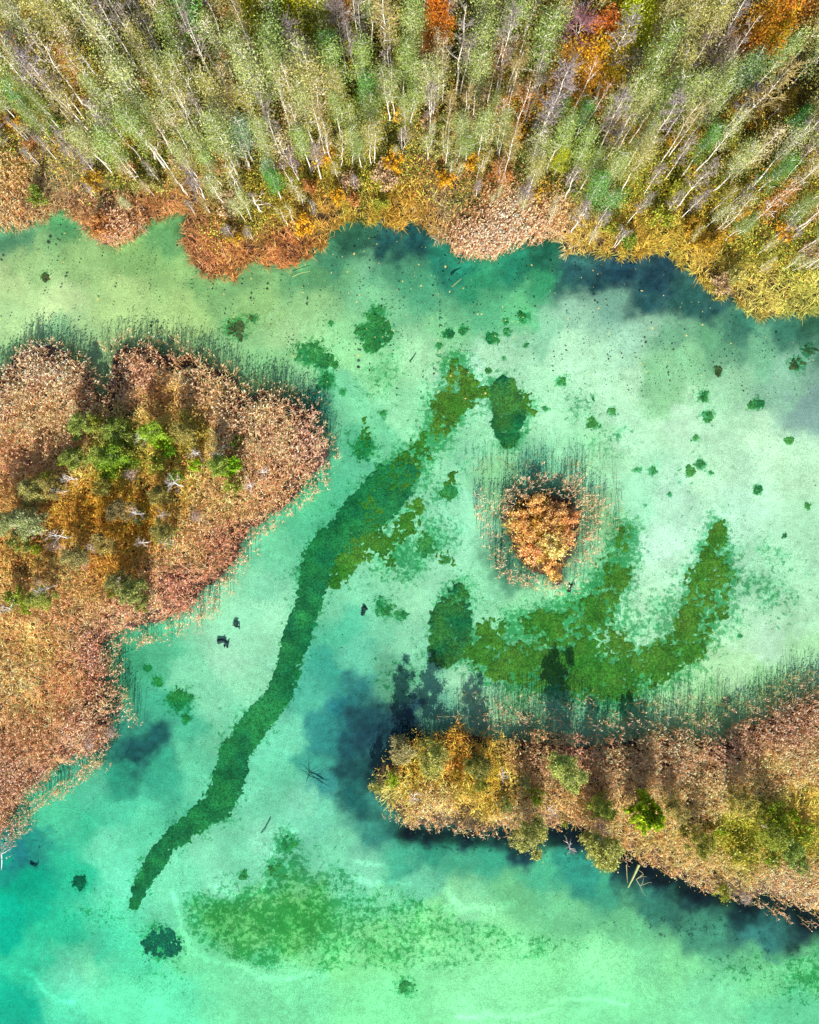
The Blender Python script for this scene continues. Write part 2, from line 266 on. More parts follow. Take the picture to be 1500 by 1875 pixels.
class Acc:
    """collects pieces, then links them as one mesh"""
    def __init__(s): s.v = []; s.q = []; s.t = []; s.c = []; s.n = 0
    def add(s, v, q=None, t=None, c=(1, 1, 1)):
        v = np.asarray(v, float).reshape(-1, 3)
        if q is not None and len(q): s.q.append(np.asarray(q) + s.n)
        if t is not None and len(t): s.t.append(np.asarray(t) + s.n)
        c = np.asarray(c, float); s.c.append(np.broadcast_to(c, v.shape) if c.ndim == 1 else c)
        s.v.append(v); s.n += len(v)
    def mesh(s, name, mat, smooth_=False):
        return mesh_np(name, np.concatenate(s.v), np.concatenate(s.q) if s.q else None, np.concatenate(s.t) if s.t else None, mat, np.concatenate(s.c), smooth_=smooth_)
def tube(acc, pts, rad, n=5, c=(1, 1, 1)):
    pts = np.asarray(pts, float); k = len(pts); rad = np.asarray(rad, float)
    d = np.gradient(pts, axis=0); d /= np.linalg.norm(d, axis=1)[:, None] + 1e-9
    ref = np.where(np.abs(d[:, 2:3]) < 0.9, np.array([[0, 0, 1.]]), np.array([[1., 0, 0]]))
    a = np.cross(d, ref); a /= np.linalg.norm(a, axis=1)[:, None] + 1e-9; b = np.cross(d, a)
    th = np.arange(n) * 2 * math.pi / n
    v = pts[:, None] + rad[:, None, None] * (a[:, None] * np.cos(th)[None, :, None] + b[:, None] * np.sin(th)[None, :, None])
    i, j = np.meshgrid(np.arange(k - 1), np.arange(n), indexing='ij'); j2 = (j + 1) % n
    q = np.stack([i * n + j, i * n + j2, (i + 1) * n + j2, (i + 1) * n + j], -1).reshape(-1, 4)
    acc.add(v.reshape(-1, 3), q, None, c)
def rand_quads(centers, size, r, flat=0.0, aspect=0.6):
    """little leaf quads with random facing; returns verts, quads"""
    n = len(centers); u = r.normal(size=(n, 3)); u[:, 2] *= (1 - flat); u /= np.linalg.norm(u, axis=1)[:, None]
    w_ = r.normal(size=(n, 3)); w_[:, 2] *= (1 - flat); v = np.cross(u, w_); v /= np.linalg.norm(v, axis=1)[:, None] + 1e-9
    s = (np.asarray(size) * r.uniform(0.7, 1.3, n))[:, None]
    a = centers - u * s * 0.5; b = centers + v * s * aspect * 0.5; c = centers + u * s * 0.5; d = centers - v * s * aspect * 0.5
    V = np.stack([a, b, c, d], 1).reshape(-1, 3); return V, np.arange(n * 4).reshape(-1, 4)
COL = sc.collection
def link(name, me=None, parent=None, loc=(0, 0, 0), rz=0, scale=None, color=None):
    o = bpy.data.objects.new(name, me); COL.objects.link(o); o.location = loc; o.rotation_euler = (0, 0, rz)
    if scale is not None: o.scale = scale
    if parent: o.parent = parent
    if color is not None: o.color = tuple(color) + (1,)
    return o
def tag(o, label, cat=None, group=None, kind=None):
    o['label'] = label
    if cat: o['category'] = cat
    if group: o['group'] = group
    if kind: o['kind'] = kind
    return o

# ---------------------------------------------------------------- ground sheet: lake bed and dry land
def axis(lo, hi, step, far):
    core = np.arange(lo, hi + step, step); g = []; s = step; x = core[-1]
    while x < far: s *= 1.35; x += s; g.append(x)
    g2 = []; s = step; x = core[0]
    while x > -far: s *= 1.35; x -= s; g2.append(x)
    return np.array(g2[::-1] + list(core) + g)
gx = axis(-50, 50, 0.22, 700); gy = axis(-60, 62, 0.22, 700)
GX, GY = np.meshgrid(gx, gy)
px, py = PX(GX, GY)
wx = px + (fbm(px / 28, py / 28, 3) - 0.5) * 16; wy = py + (fbm(px / 28, py / 28, 9) - 0.5) * 16
land = np.maximum.reduce([sdf(wx, wy, p) - m_ for p, m_ in ((SHORE, 6), (LEFT, 13), (ISLET, 3), (RIGHT, 15))])
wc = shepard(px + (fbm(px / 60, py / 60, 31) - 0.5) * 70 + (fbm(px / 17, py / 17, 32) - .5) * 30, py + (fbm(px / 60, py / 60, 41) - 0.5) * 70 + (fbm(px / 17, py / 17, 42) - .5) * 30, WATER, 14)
wc = wc * (1 + (fbm(px / 9, py / 9, 301, 4) - .5)[..., None] * np.clip(1.3 - wc[..., 1:2] * 3.0, .12, 1.2))
lum = wc.mean(-1, keepdims=True); wc = np.clip(lum + (wc - lum) * 1.08, 0.002, 1)
ratio = np.clip(wc[..., 0] / np.maximum(wc[..., 1], 1e-4) * 0.85, 0.02, 0.9)
path = 1 + 1 / math.sin(R(SUN_EL))
depth = np.clip(-np.log(ratio) / (0.68 * path), 0.25, 1.9)
for _ in range(14):      # the bed itself is soft and even
    depth = (np.roll(depth, 3, 0) + np.roll(depth, -3, 0) + np.roll(depth, 3, 1) + np.roll(depth, -3, 1) + depth) / 5
zb = -depth * smooth(-0, 26, -land)
T = np.exp(-KA * path * np.maximum(-zb, 0.02)[..., None])
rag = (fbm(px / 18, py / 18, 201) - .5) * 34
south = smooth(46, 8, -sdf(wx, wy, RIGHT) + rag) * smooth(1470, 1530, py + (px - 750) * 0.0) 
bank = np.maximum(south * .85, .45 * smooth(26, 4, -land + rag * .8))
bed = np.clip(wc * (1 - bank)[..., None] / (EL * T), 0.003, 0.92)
z = np.where(land > 0, 0.03 + 0.35 * smooth(0, 40, land) + 0.2 * (fbm(px / 40, py / 40, 5) - 0.5) * smooth(0, 30, land), np.minimum(zb, -0.02))
soil = shepard(px, py, VEG, 30) * (0.10 + 0.22 * smooth(15, 90, land))[..., None] + 0.008
def blob(cx, cy, rx, ry=None, k=1.0):
    ry = ry or rx
    return k * np.exp(-(((px - cx) / rx) ** 2 + ((py - cy) / ry) ** 2))
film = np.zeros(px.shape)
for b in [(560,1690,190,75,1.0),(380,1690,60,60,.8),(700,1690,120,70,.6),(530,1590,45,50,.8),(620,1610,50,30,.7),(440,1620,40,25,.5),(690,960,60,70,.75),(760,880,60,50,.7),(800,980,60,60,.85),(800,900,50,60,.6),(640,1020,40,40,.7),(890,1180,60,40,.8),(1000,1140,140,40,.8),(1220,1130,60,70,.7),(880,730,120,60,.6),(700,700,60,80,.5),(1060,740,60,50,.5),
          (740,1020,80,70,.85),(650,1030,30,60,.5),(660,820,40,50,.45),(1400,1080,90,60,.7),(1320,960,70,60,.45),(1430,1030,60,50,.5),(1100,800,70,50,.55),(1240,870,90,40,.35),(1120,1150,140,60,.7),
          (820,1060,70,40,.5),(400,1500,50,30,.6),(170,1680,60,40,.5),(290,1800,60,40,.5),(1480,1790,70,60,.75),(1350,1780,80,40,.45),(740,1810,30,30,.7),(1080,1730,120,40,.3),(720,1240,60,50,.5),
          (690,650,40,40,.4),(880,690,60,30,.3),(560,1560,60,30,.4),(460,1660,80,30,.5),(930,770,80,60,.4),(860,830,60,50,.4),(1300,1100,80,120,.3),(1180,1250,200,40,.35),(970,1240,100,40,.4)]:
    film = np.maximum(film, blob(*b))
FIELD = [(320,1640),(345,1630),(370,1640),(420,1648),(432,1638),(438,1612),(478,1622),(485,1590),(500,1562),(500,1545),(520,1535),(550,1540),(555,1556),(542,1580),(580,1600),(600,1594),(645,1596),(652,1615),(662,1640),(700,1650),(760,1640),(850,1680),(950,1700),(1080,1725),(1000,1765),(850,1790),(700,1790),(560,1790),(470,1785),(400,1760),(350,1735),(325,1680)]
fs = sdf(wx, wy, FIELD)
film = np.maximum(film * .85, .68 * smooth(-2, 14, fs) * (.6 + .8 * fbm(px / 45, py / 45, 87)) * np.clip(1.0 - (px - 450) / 1700 - np.abs(py - 1660) / 600, .3, 1.0))
NB = [(690,915,70),(735,870,66),(770,830,60),(800,790,56),(822,745,70),(842,712,78),(836,672,34)]
NB2 = [(870,722,18),(905,715,40),(930,755,60),(955,750,50),(932,800,40)]
UB = [(835,1090,40),(826,1160,80),(870,1190,60),(920,1205,90),(985,1225,100),(1050,1235,100),(1130,1245,96),(1205,1215,86),(1262,1175,86),(1288,1120,92),(1308,1065,92),(1316,1015,50),(1318,972,36)]
UB2 = [(1148,970,34),(1142,1010,56),(1122,1060,70),(1095,1110,80),(1030,1150,80),(950,1150,60)]
for pth, k_ in ((CH, .55), (NB, .95), (NB2, .9), (UB, .95), (UB2, .95)):     # loose growth around the beds
    for (ax, ay, aw), (bx_, by_, bw) in zip(pth[:-1], pth[1:]):
        film = np.maximum(film, k_ * np.exp(-(seg_dist(px, py, [(ax, ay), (bx_, by_)], False) / ((aw + bw) * .36)) ** 2))
for (cx, cy, rr, t) in PATCH:
    if rr > 0: film = np.maximum(film, blob(cx, cy, rr * 1.25, rr * 1.25, .9))
film += (fbm(px / 50, py / 50, 77) - 0.5) * 0.45 * (film > 0.12) + 0.16
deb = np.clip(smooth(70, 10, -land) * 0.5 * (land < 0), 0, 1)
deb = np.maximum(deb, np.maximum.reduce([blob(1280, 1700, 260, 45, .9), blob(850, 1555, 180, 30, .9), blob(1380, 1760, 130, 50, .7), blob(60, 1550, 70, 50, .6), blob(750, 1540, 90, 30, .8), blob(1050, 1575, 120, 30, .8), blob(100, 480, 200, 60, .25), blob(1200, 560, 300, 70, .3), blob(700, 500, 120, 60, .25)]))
ridge = np.zeros(px.shape)
for pl, wd in (([(315,1640),(330,1700),(345,1745),(375,1762),(430,1775),(470,1795),(520,1802),(565,1792)], 5), ([(380,1625),(430,1648),(470,1640),(500,1600),(500,1550),(540,1528)], 4),
               ([(40,1790),(70,1825),(100,1843),(135,1846)], 4), ([(650,1610),(690,1625),(750,1622)], 5), ([(820,1640),(850,1668),(900,1672),(940,1660)], 9), ([(700,1590),(650,1580)], 4), ([(1010,1840),(1080,1832),(1150,1848)], 4), ([(840,1870),(900,1862),(960,1868),(1010,1855)], 5)):
    ridge = np.maximum(ridge, np.exp(-(seg_dist(wx, wy, pl, False) / wd) ** 2))
mask = np.stack([np.clip(film, 0, 1), deb, ridge], -1)
ny, nx = px.shape
idx = np.arange(ny * nx).reshape(ny, nx)
q = np.stack([idx[:-1, :-1], idx[:-1, 1:], idx[1:, 1:], idx[1:, :-1]], -1).reshape(-1, 4)
isl = (z.ravel()[q].max(1) > 0)
Vg = np.stack([GX, GY, z], -1).reshape(-1, 3)
def sub(sel):
    qq = q[sel]; u, inv = np.unique(qq, return_inverse=True); return u, inv.reshape(-1, 4)
u, f = sub(~isl)
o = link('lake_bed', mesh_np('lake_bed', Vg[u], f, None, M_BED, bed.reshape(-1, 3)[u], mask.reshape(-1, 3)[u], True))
tag(o, 'pale marl lake bed seen through clear green water', kind='structure')
u, f = sub(isl)
o = link('ground', mesh_np('ground', Vg[u], f, None, M_SOIL, soil.reshape(-1, 3)[u], None, True))
tag(o, 'dark boggy soil under the reeds and trees', kind='structure')
# water body
a = 690.0; bz = -12.0
o = link('water', mesh_np('water', [(-a,-a,bz),(a,-a,bz),(a,a,bz),(-a,a,bz),(-a,-a,0),(a,-a,0),(a,a,0),(-a,a,0)],
     [(4,5,6,7),(3,2,1,0),(0,1,5,4),(1,2,6,5),(2,3,7,6),(3,0,4,7)], None, M_WATER))
tag(o, 'clear turquoise lake water between the reed islands', kind='structure')

def gz(x, y):
    """ground height at world points (bilinear, in the fine part of the sheet)"""
    x = np.asarray(x, float); y = np.asarray(y, float)
    i = np.clip(np.searchsorted(gy, y) - 1, 0, ny - 2); j = np.clip(np.searchsorted(gx, x) - 1, 0, nx - 2)
    return np.minimum.reduce([z[i, j], z[i + 1, j], z[i, j + 1], z[i + 1, j + 1]])
def landd(x, y):
    i = np.clip(np.searchsorted(gy, y) - 1, 0, ny - 2); j = np.clip(np.searchsorted(gx, x) - 1, 0, nx - 2)
    return land[i, j]

# ---------------------------------------------------------------- reeds, sedges, undergrowth (uncountable: stuff)
WIND = np.array([0.75, 0.35])
def blades(B, x, y, z0, L, az, tilt, wid, col, r, curl=0.6):
    """arching blades: quad + tip triangle each, arrays of equal length"""
    n = len(x); d = np.stack([np.cos(az), np.sin(az)], -1); s = np.stack([-np.sin(az), np.cos(az)], -1)
    p0 = np.stack([x, y, z0], -1)
    h1 = L * 0.55; p1 = p0 + np.concatenate([d * (h1 * np.sin(tilt))[:, None], (h1 * np.cos(tilt))[:, None]], 1)
    t2 = tilt + curl; h2 = L * 0.45; p2 = p1 + np.concatenate([d * (h2 * np.sin(t2))[:, None], (h2 * np.cos(t2))[:, None]], 1)
    s3 = np.concatenate([s, np.zeros((n, 1))], 1) * (wid / 2)[:, None]
    V = np.stack([p0 - s3, p0 + s3, p1 + s3, p1 - s3, p2], 1).reshape(-1, 3)
    k = np.arange(n)[:, None] * 5
    B.add(V, k + np.array([[0, 1, 2, 3]]), k + np.array([[3, 2, 4]]), np.repeat(col, 5, 0))
def vary(c, r, amt=0.25, hue=0.06):
    n = len(c); return np.clip(c * r.lognormal(0, amt, (n, 1)) * (1 + r.normal(0, hue, (n, 3))), 0.005, 0.85)
def reed_field(B, x, y, col, r, hgt=2.6, leaves=3, plume=True, dry=1.0, head=1.0):
    n = len(x); g = gz(x, y); h = hgt * r.uniform(0.75, 1.15, n)
    lean = r.normal(0, 0.07, (n, 2)) + WIND * 0.06
    topx, topy = x + lean[:, 0] * h, y + lean[:, 1] * h; topz = np.maximum(g, -0.5) + h
    p0 = np.stack([x, y, g], -1); p1 = np.stack([topx, topy, topz], -1)
    a = r.uniform(0, math.pi, n); s = np.stack([np.cos(a), np.sin(a), np.zeros(n)], -1) * 0.019
    stem = vary(col * np.array([0.85, 0.8, 0.6]), r, 0.25)
    k = np.arange(n)[:, None] * 4
    B.add(np.stack([p0 - s, p0 + s, p1 + s * .6, p1 - s * .6], 1).reshape(-1, 3), k + np.array([[0, 1, 2, 3]]), None, np.repeat(stem, 4, 0))
    for _ in range(leaves):
        t = r.uniform(0.3, 0.92, n); b = p0 + (p1 - p0) * t[:, None]
        az = np.arctan2(WIND[1], WIND[0]) + r.normal(0, 1.3, n)
        blades(B, b[:, 0], b[:, 1], b[:, 2], r.uniform(0.35, 0.65, n), az, r.uniform(0.5, 1.1, n), np.full(n, 0.035), vary(col * np.array([.8, .72, .55]), r, 0.35), r, 0.8)
    if plume:
        az = np.arctan2(WIND[1], WIND[0]) + r.normal(0, 0.7, n); ln = r.uniform(0.2, 0.38, n) * head; wd = ln * r.uniform(0.24, 0.42, n)
        tl = r.uniform(0.7, 1.4, n)
        d = np.stack([np.cos(az) * np.sin(tl), np.sin(az) * np.sin(tl), np.cos(tl)], -1); q_ = np.stack([-np.sin(az), np.cos(az), np.zeros(n)], -1)
        pc = vary(np.clip(col * np.array([1.14, 1.16, 1.28]), 0, .7), r, 0.16)
        c0 = p1; c1 = p1 + d * (ln * 0.45)[:, None] + q_ * (wd / 2)[:, None]; c2 = p1 + d * ln[:, None] - np.array([0, 0, 0.06]); c3 = p1 + d * (ln * 0.45)[:, None] - q_ * (wd / 2)[:, None]
        up = np.cross(d, q_) * (wd / 2)[:, None]
        e1 = p1 + d * (ln * 0.4)[:, None] + up; e3 = p1 + d * (ln * 0.4)[:, None] - up
        k = np.arange(n)[:, None] * 8
        B.add(np.stack([c0, c1, c2, c3, c0, e1, c2, e3], 1).reshape(-1, 3), np.concatenate([k + np.array([[0, 1, 2, 3]]), k + np.array([[4, 5, 6, 7]])]), None, np.repeat(pc, 8, 0))
def tussocks(B, x, y, col, r, size=0.7, nb=12, zup=0.0, lean=0.0):
    n = len(x); g = gz(x, y); sz = size * r.uniform(0.6, 1.3, n)
    flow = fbm(x / 3.0, y / 3.0, 61) * 9.0
    for _ in range(nb):
        az = np.where(r.random(n) < 0.55, flow + r.normal(0, 0.5, n), r.uniform(0, 6.28, n))
        o_ = r.normal(0, 0.10, (2, n))
        blades(B, x + o_[0], y + o_[1], np.maximum(g, -0.3) + zup, sz * r.uniform(0.7, 1.2, n), az, r.uniform(0.15, 0.9, n), np.full(n, 0.055), vary(col, r, 0.32, 0.08), r, 0.9)
def sprigs(B, x, y, col, r, hgt=0.8, nl=10, spread=0.35, size=0.13):
    n = len(x); g = np.maximum(gz(x, y), 0); cen = np.stack([x, y, g], -1); cc = vary(col, r, 0.25, 0.1)
    hh = hgt * r.uniform(0.4, 1.3, n)
    c = cen[:, None] + r.normal(0, 1, (n, nl, 3)) * np.array([spread, spread, 0.2]) + (hh[:, None] * r.uniform(0.3, 1.0, (n, nl)))[..., None] * np.array([0, 0, 1.])
    V, Q = rand_quads(c.reshape(-1, 3), size, r, 0.2, 0.7)
    B.add(V, Q, None, np.repeat(vary(np.repeat(cc, nl, 0), r, 0.2, 0.05), 4, 0))
def scatter(x0, x1, y0, y1, dens, zz, r):
    """uniform candidates in a map rectangle as seen at height zz, dens per square metre"""
    n = int((x1 - x0) * (y1 - y0) * S * S * dens); a = r.uniform(x0, x1, n); b = r.uniform(y0, y1, n)
    X, Y = P(a, b, zz); return a, b, X, Y
def veg_at(a, b, r, jit=25):
    return shepard(a + r.normal(0, jit, a.shape), b + r.normal(0, jit, a.shape), VEG, 18)
def pinkness(c): return np.clip((c[:, 2] / c[:, 0] - 0.22) / 0.2, 0, 1)
VG = np.array([1.76, 1.66, 1.52])     # map colour -> plant albedo
def reed_island(name, poly, box, label, dens, extra=None, seed=1):
    r = np.random.default_rng(seed); B = Acc()
    a, b, X, Y = scatter(*box, dens, 2.5, r)
    sd_ = sdf(a + (fbm(a / 14, b / 14, 21) - .5) * 24, b + (fbm(a / 14, b / 14, 22) - .5) * 24, poly)
    keep = r.random(len(a)) < smooth(-3, 4, sd_)
    a, b, X, Y = a[keep], b[keep], X[keep], Y[keep]
    c = veg_at(a, b, r, 10); pk = pinkness(c); clump = fbm(a / 16, b / 16, 51)
    isr = (r.random(len(a)) < 0.15 + 0.85 * pk) & (r.random(len(a)) < smooth(0.22, 0.5, clump) * 0.75 + 0.25)
    c = c * VG * (0.75 + 0.5 * fbm(a / 22, b / 22, 71)[:, None])
    rim = sdf(a, b, poly) + (fbm(a / 30, b / 30, 33) - .5) * 50
    isr &= r.random(len(a)) < .5 + .5 * smooth(0, 55, rim)
    reed_field(B, X[isr], Y[isr], c[isr], r, 2.3, 2)
    m = ~isr & (r.random(len(a)) < 0.45 * smooth(5, 60, rim)); tussocks(B, X[m], Y[m], c[m] * np.array([1.08, 1.36, 1.1]), r, 1.2, 7, 0.3)
    m = ~isr & (r.random(len(a)) < 0.10); yel = c[m] * np.where(r.random((m.sum(), 1)) < .4, np.array([[.85, 1.15, .5]]), np.array([[1.2, .85, .5]]))
    sprigs(B, X[m], Y[m], yel * 1.3, r, 1.1, 10)
    # the thin fringe standing in the water
    for (x0, y0, x1, y1, wdt, d_, top, g_) in (extra or []):
        n = int(math.hypot(x1 - x0, y1 - y0) * wdt * S * S * d_); t = r.random(n)
        aa = x0 + (x1 - x0) * t + r.normal(0, wdt * .45, n); bb = y0 + (y1 - y0) * t + r.normal(0, wdt * .45, n)
        ok = (sdf(aa, bb, poly) < 2) & (r.random(n) < smooth(.25, .65, fbm(aa / 12, bb / 12, 83)) + .15); aa, bb = aa[ok], bb[ok]; XX, YY = P(aa, bb, 1.2)
        cc = np.tile(lin('C09C86'), (len(aa), 1)) * VG
        pl = r.random(len(aa)) < top
        reed_field(B, XX[pl], YY[pl], cc[pl], r, 2.0, 2, True, head=0.85)
        reed_field(B, XX[~pl], YY[~pl], cc[~pl] * np.array([.35, .6, .35]), r, 1.7, 1, False)
    o_ = link(name, B.mesh(name, M_REED)); tag(o_, label, 'reeds', kind='stuff'); return o_
reed_island('reeds', LEFT, (-220, 640, 600, 1620), 'pinkish tan and golden reed bed covering the large island on the left', 24,
    [(40,618,150,638,10,12,.1,0),(170,640,240,612,14,16,.5,0),(260,612,430,668,14,14,.25,0),(440,690,600,740,16,17,.2,0),(600,790,618,840,8,20,.7,0),(600,880,450,1000,12,22,.85,0),(450,1010,380,1110,22,20,.85,0),(390,1120,290,1165,22,20,.85,0),(290,1170,200,1185,14,22,.8,0),(205,1200,235,1330,18,18,.7,0),(190,1390,60,1480,22,20,.75,0),(60,1480,0,1560,16,18,.7,0),(700,1500,1000,1545,7,14,.8,0),(1130,1565,1500,1700,9,12,.8,0)], 1)
reed_island('reeds', RIGHT, (655, 1700, 1250, 1760), 'tan and pinkish reed bed covering the long island at lower right', 24,
    [(800,1318,880,1318,10,16,.3,0),(880,1315,1100,1325,22,16,.45,0),(1100,1325,1330,1325,22,15,.5,0),(1150,1290,1330,1290,20,12,.15,0),(1330,1300,1500,1235,20,18,.2,0),(1350,1310,1520,1262,14,16,.5,0),(840,1280,1100,1290,22,10,.12,0)], 2)
reed_island('reeds', ISLET, (905, 1075, 885, 1090), 'sparse ring of reeds standing in the water around the small islet', 26,
    [(905,935,960,895,26,26,.8,0),(960,885,1040,885,24,22,.6,0),(1040,890,1100,930,32,24,.85,0),(1090,930,1080,1010,28,18,.8,0),(1080,1010,1040,1080,22,14,.7,0),(1030,1080,930,1055,20,22,.8,0),(930,1060,900,980,20,18,.7,0),(890,990,880,900,16,7,.7,0),(860,850,1110,850,20,8,.03,0),(1130,880,1140,980,12,7,.1,0),(880,900,870,950,12,12,.8,0)], 3)

# mainland shore: reeds at both bays, sedge tussocks, forest undergrowth
r = np.random.default_rng(5); B = Acc(); B2 = Acc(); B3 = Acc()
a, b, X, Y = scatter(-260, 1760, -320, 680, 13, 0.8, r)
sd_ = sdf(a + (fbm(a / 14, b / 14, 21) - .5) * 14, b + (fbm(a / 14, b / 14, 22) - .5) * 14, SHORE)
k = sd_ > -1; a, b, X, Y, sd_ = a[k], b[k], X[k], Y[k], sd_[k]
c = veg_at(a, b, r, 14); pk = pinkness(c) * smooth(200, 60, sd_)
cv = c * VG * (0.7 + 0.6 * fbm(a / 26, b / 26, 71)[:, None])
isr = r.random(len(a)) < pk * 1.2
reed_field(B, X[isr], Y[isr], cv[isr], r, 2.2); a2, b2, X2, Y2 = scatter(-60, 1120, 240, 490, 26, 2.2, r)
c2 = veg_at(a2, b2, r, 10); k2 = (sdf(a2, b2, SHORE) > -4 + 8 * r.random(len(a2))) & (r.random(len(a2)) < pinkness(c2)) & (sdf(a2, b2, SHORE) < 130)
reed_field(B, X2[k2], Y2[k2], c2[k2] * VG, r, 2.3, 2)
o = link('reeds', B.mesh('shore_reeds', M_REED)); tag(o, 'pale pinkish reeds in the bays of the forested shore', 'reeds', kind='stuff')
m = ~isr & (sd_ < 190) & (r.random(len(a)) < smooth(.3, .55, fbm(a / 11, b / 11, 57)) * .75 + .12); tussocks(B2, X[m], Y[m], cv[m] * np.array([.80, 1.16, 1.55]), r, 1.1, 10)
o = link('sedge', B2.mesh('shore_sedge', M_REED)); tag(o, 'rust and golden sedge tussocks along the wooded shore', 'sedge', kind='stuff')
m = ~isr & (sd_ >= 190) & (r.random(len(a)) < 0.6); tussocks(B3, X[m], Y[m], cv[m], r, 1.0, 6)
m = (sd_ > 30) & (r.random(len(a)) < 0.5 * smooth(30, 110, sd_ + (fbm(a / 30, b / 30, 13) - .5) * 80)); pal = np.array([lin('8A9030'), lin('9C8424'), lin('6C7C34'), lin('B87830'), lin('A0A040'), lin('5C6C28')])
cc = pal[r.choice(6, m.sum(), p=[.26, .24, .12, .14, .18, .06])] * 1.6 * (0.6 + 0.8 * fbm(a[m] / 20, b[m] / 20, 91)[:, None])
sprigs(B3, X[m], Y[m], cc, r, 1.6, 12, 0.45, 0.17)
o = link('undergrowth', B3.mesh('undergrowth', M_REED)); tag(o, 'olive and ochre undergrowth between the birch trunks', 'undergrowth', kind='stuff')

# ---------------------------------------------------------------- water weed: low cushions growing on the bed
def worley(x, y, seed):
    ix, iy = np.floor(x), np.floor(y); best = np.full(x.shape, 9.0)
    for a_ in (-1, 0, 1):
        for b_ in (-1, 0, 1):
            cx = ix + a_; cy = iy + b_
            d = np.hypot(cx + hash2(cx, cy, seed) - x, cy + hash2(cx, cy, seed + 7) - y); best = np.minimum(best, d)
    return best
def along(path_, step):
    out = []
    for (x0, y0, w0), (x1, y1, w1) in zip(path_[:-1], path_[1:]):
        n = max(1, int(math.hypot(x1 - x0, y1 - y0) / step))
        for i in range(n): t = i / n; out.append((x0 + (x1 - x0) * t, y0 + (y1 - y0) * t, w0 + (w1 - w0) * t))
    out.append(path_[-1]); return np.array(out)
def band_cover(a_, b_, path_, soft=.5, top=1.0):
    pts = along(path_, 4.0); best = np.full(a_.shape, 9.0)
    for (cx, cy, cw) in pts: best = np.minimum(best, np.hypot(a_ - cx, b_ - cy) / (cw / 2))
    return top * smooth(1.0 + soft, 1.0 - soft, best)
def weed_sheet(cover, box, cell, colA, colB, seed, step=.085, thick=.07, origin=(0, 0, 0), gapk=1.0):
    x0, x1, y0, y1 = box; X0, Y1 = P(x0, y0); X1, Y0 = P(x1, y1)
    xs = np.arange(X0, X1, step); ys = np.arange(Y0, Y1, step); X_, Y_ = np.meshgrid(xs, ys); a_, b_ = PX(X_, Y_)
    wob = (fbm(X_ / .5, Y_ / .5, seed + 3, 3) - .5) * .5; wob2 = (fbm(X_ / .5, Y_ / .5, seed + 9, 3) - .5) * .5
    c = cover(a_ + wob * 26, b_ + wob2 * 26)
    F = worley(X_ / cell + wob, Y_ / cell + wob2, seed); F2 = worley(X_ / cell / .45 + wob, Y_ / cell / .45 + wob2, seed + 1)
    lo = fbm(X_ / 2.2, Y_ / 2.2, seed + 5) - .5
    f_ = (c - .5) * 1.7 + lo * 1.9 * gapk + (.42 - F) * .9 * gapk + (.42 - F2) * .6 + (fbm(X_ / .28, Y_ / .28, seed + 6, 3) - .5) * 1.0 - .12
    f_ = np.where(c < .02, -1, f_)
    hgt_ = np.clip(f_ * 1.2, 0, 1) ** .8
    Z_ = np.interp(0, [0], [0]) + gzs(X_, Y_) - .03 + thick * hgt_ * (.75 + .5 * fbm(X_ / .3, Y_ / .3, seed + 2, 3))
    keep = f_ > 0; ny_, nx_ = X_.shape; id_ = np.arange(ny_ * nx_).reshape(ny_, nx_)
    kq = keep[:-1, :-1] | keep[1:, :-1] | keep[:-1, 1:] | keep[1:, 1:]
    Q = np.stack([id_[:-1, :-1], id_[:-1, 1:], id_[1:, 1:], id_[1:, :-1]], -1)[kq]
    if len(Q) == 0: return None
    u_, inv = np.unique(Q, return_inverse=True)
    t = np.clip(fbm(X_ / 1.6, Y_ / 1.6, seed + 25) * 2.0 - .5, 0, 1)[..., None]
    col_ = (lin(colA) * (1 - t) + lin(colB) * t) * (.6 + .8 * fbm(X_ / 1.1, Y_ / 1.1, seed + 31, 3))[..., None] * (.75 + .5 * fbm(X_ / .35, Y_ / .35, seed + 8, 3))[..., None] * (1.12 - .3 * F2)[..., None]
    edge = (.62 * (1 - smooth(0.0, .38, f_)))[..., None]      # thin growth at the rim lets the marl show
    col_ = col_ * (1 - edge) + np.array([.30, .36, .25]) * edge
    V = np.stack([X_, Y_, Z_], -1).reshape(-1, 3)[u_] - np.array(origin)
    return V, inv.reshape(-1, 4), col_.reshape(-1, 3)[u_]
def gzs(x, y):
    i = np.clip(np.searchsorted(gy, y) - 1, 0, ny - 2); j = np.clip(np.searchsorted(gx, x) - 1, 0, nx - 2)
    fy = (y - gy[i]) / (gy[i + 1] - gy[i]); fx = (x - gx[j]) / (gx[j + 1] - gx[j])
    return (z[i, j] * (1 - fx) + z[i, j + 1] * fx) * (1 - fy) + (z[i + 1, j] * (1 - fx) + z[i + 1, j + 1] * fx) * fy
def weed_obj(parts, label, name='water_weed'):
    B = Acc()
    for p_ in parts:
        if p_ is not None: B.add(p_[0], p_[1], None, p_[2])
    o_ = link(name, B.mesh(name, M_WEED, True)); tag(o_, label, 'water weed', kind='stuff'); return o_
r = np.random.default_rng(8)
weed_obj([weed_sheet(lambda a_, b_: band_cover(a_, b_, CH, .42, 1.15), (200, 790, 830, 1700), .55, '2A5C38', '40723C', 101, gapk=.55)], 'long dark green band of water weed running diagonally across the lake bed')
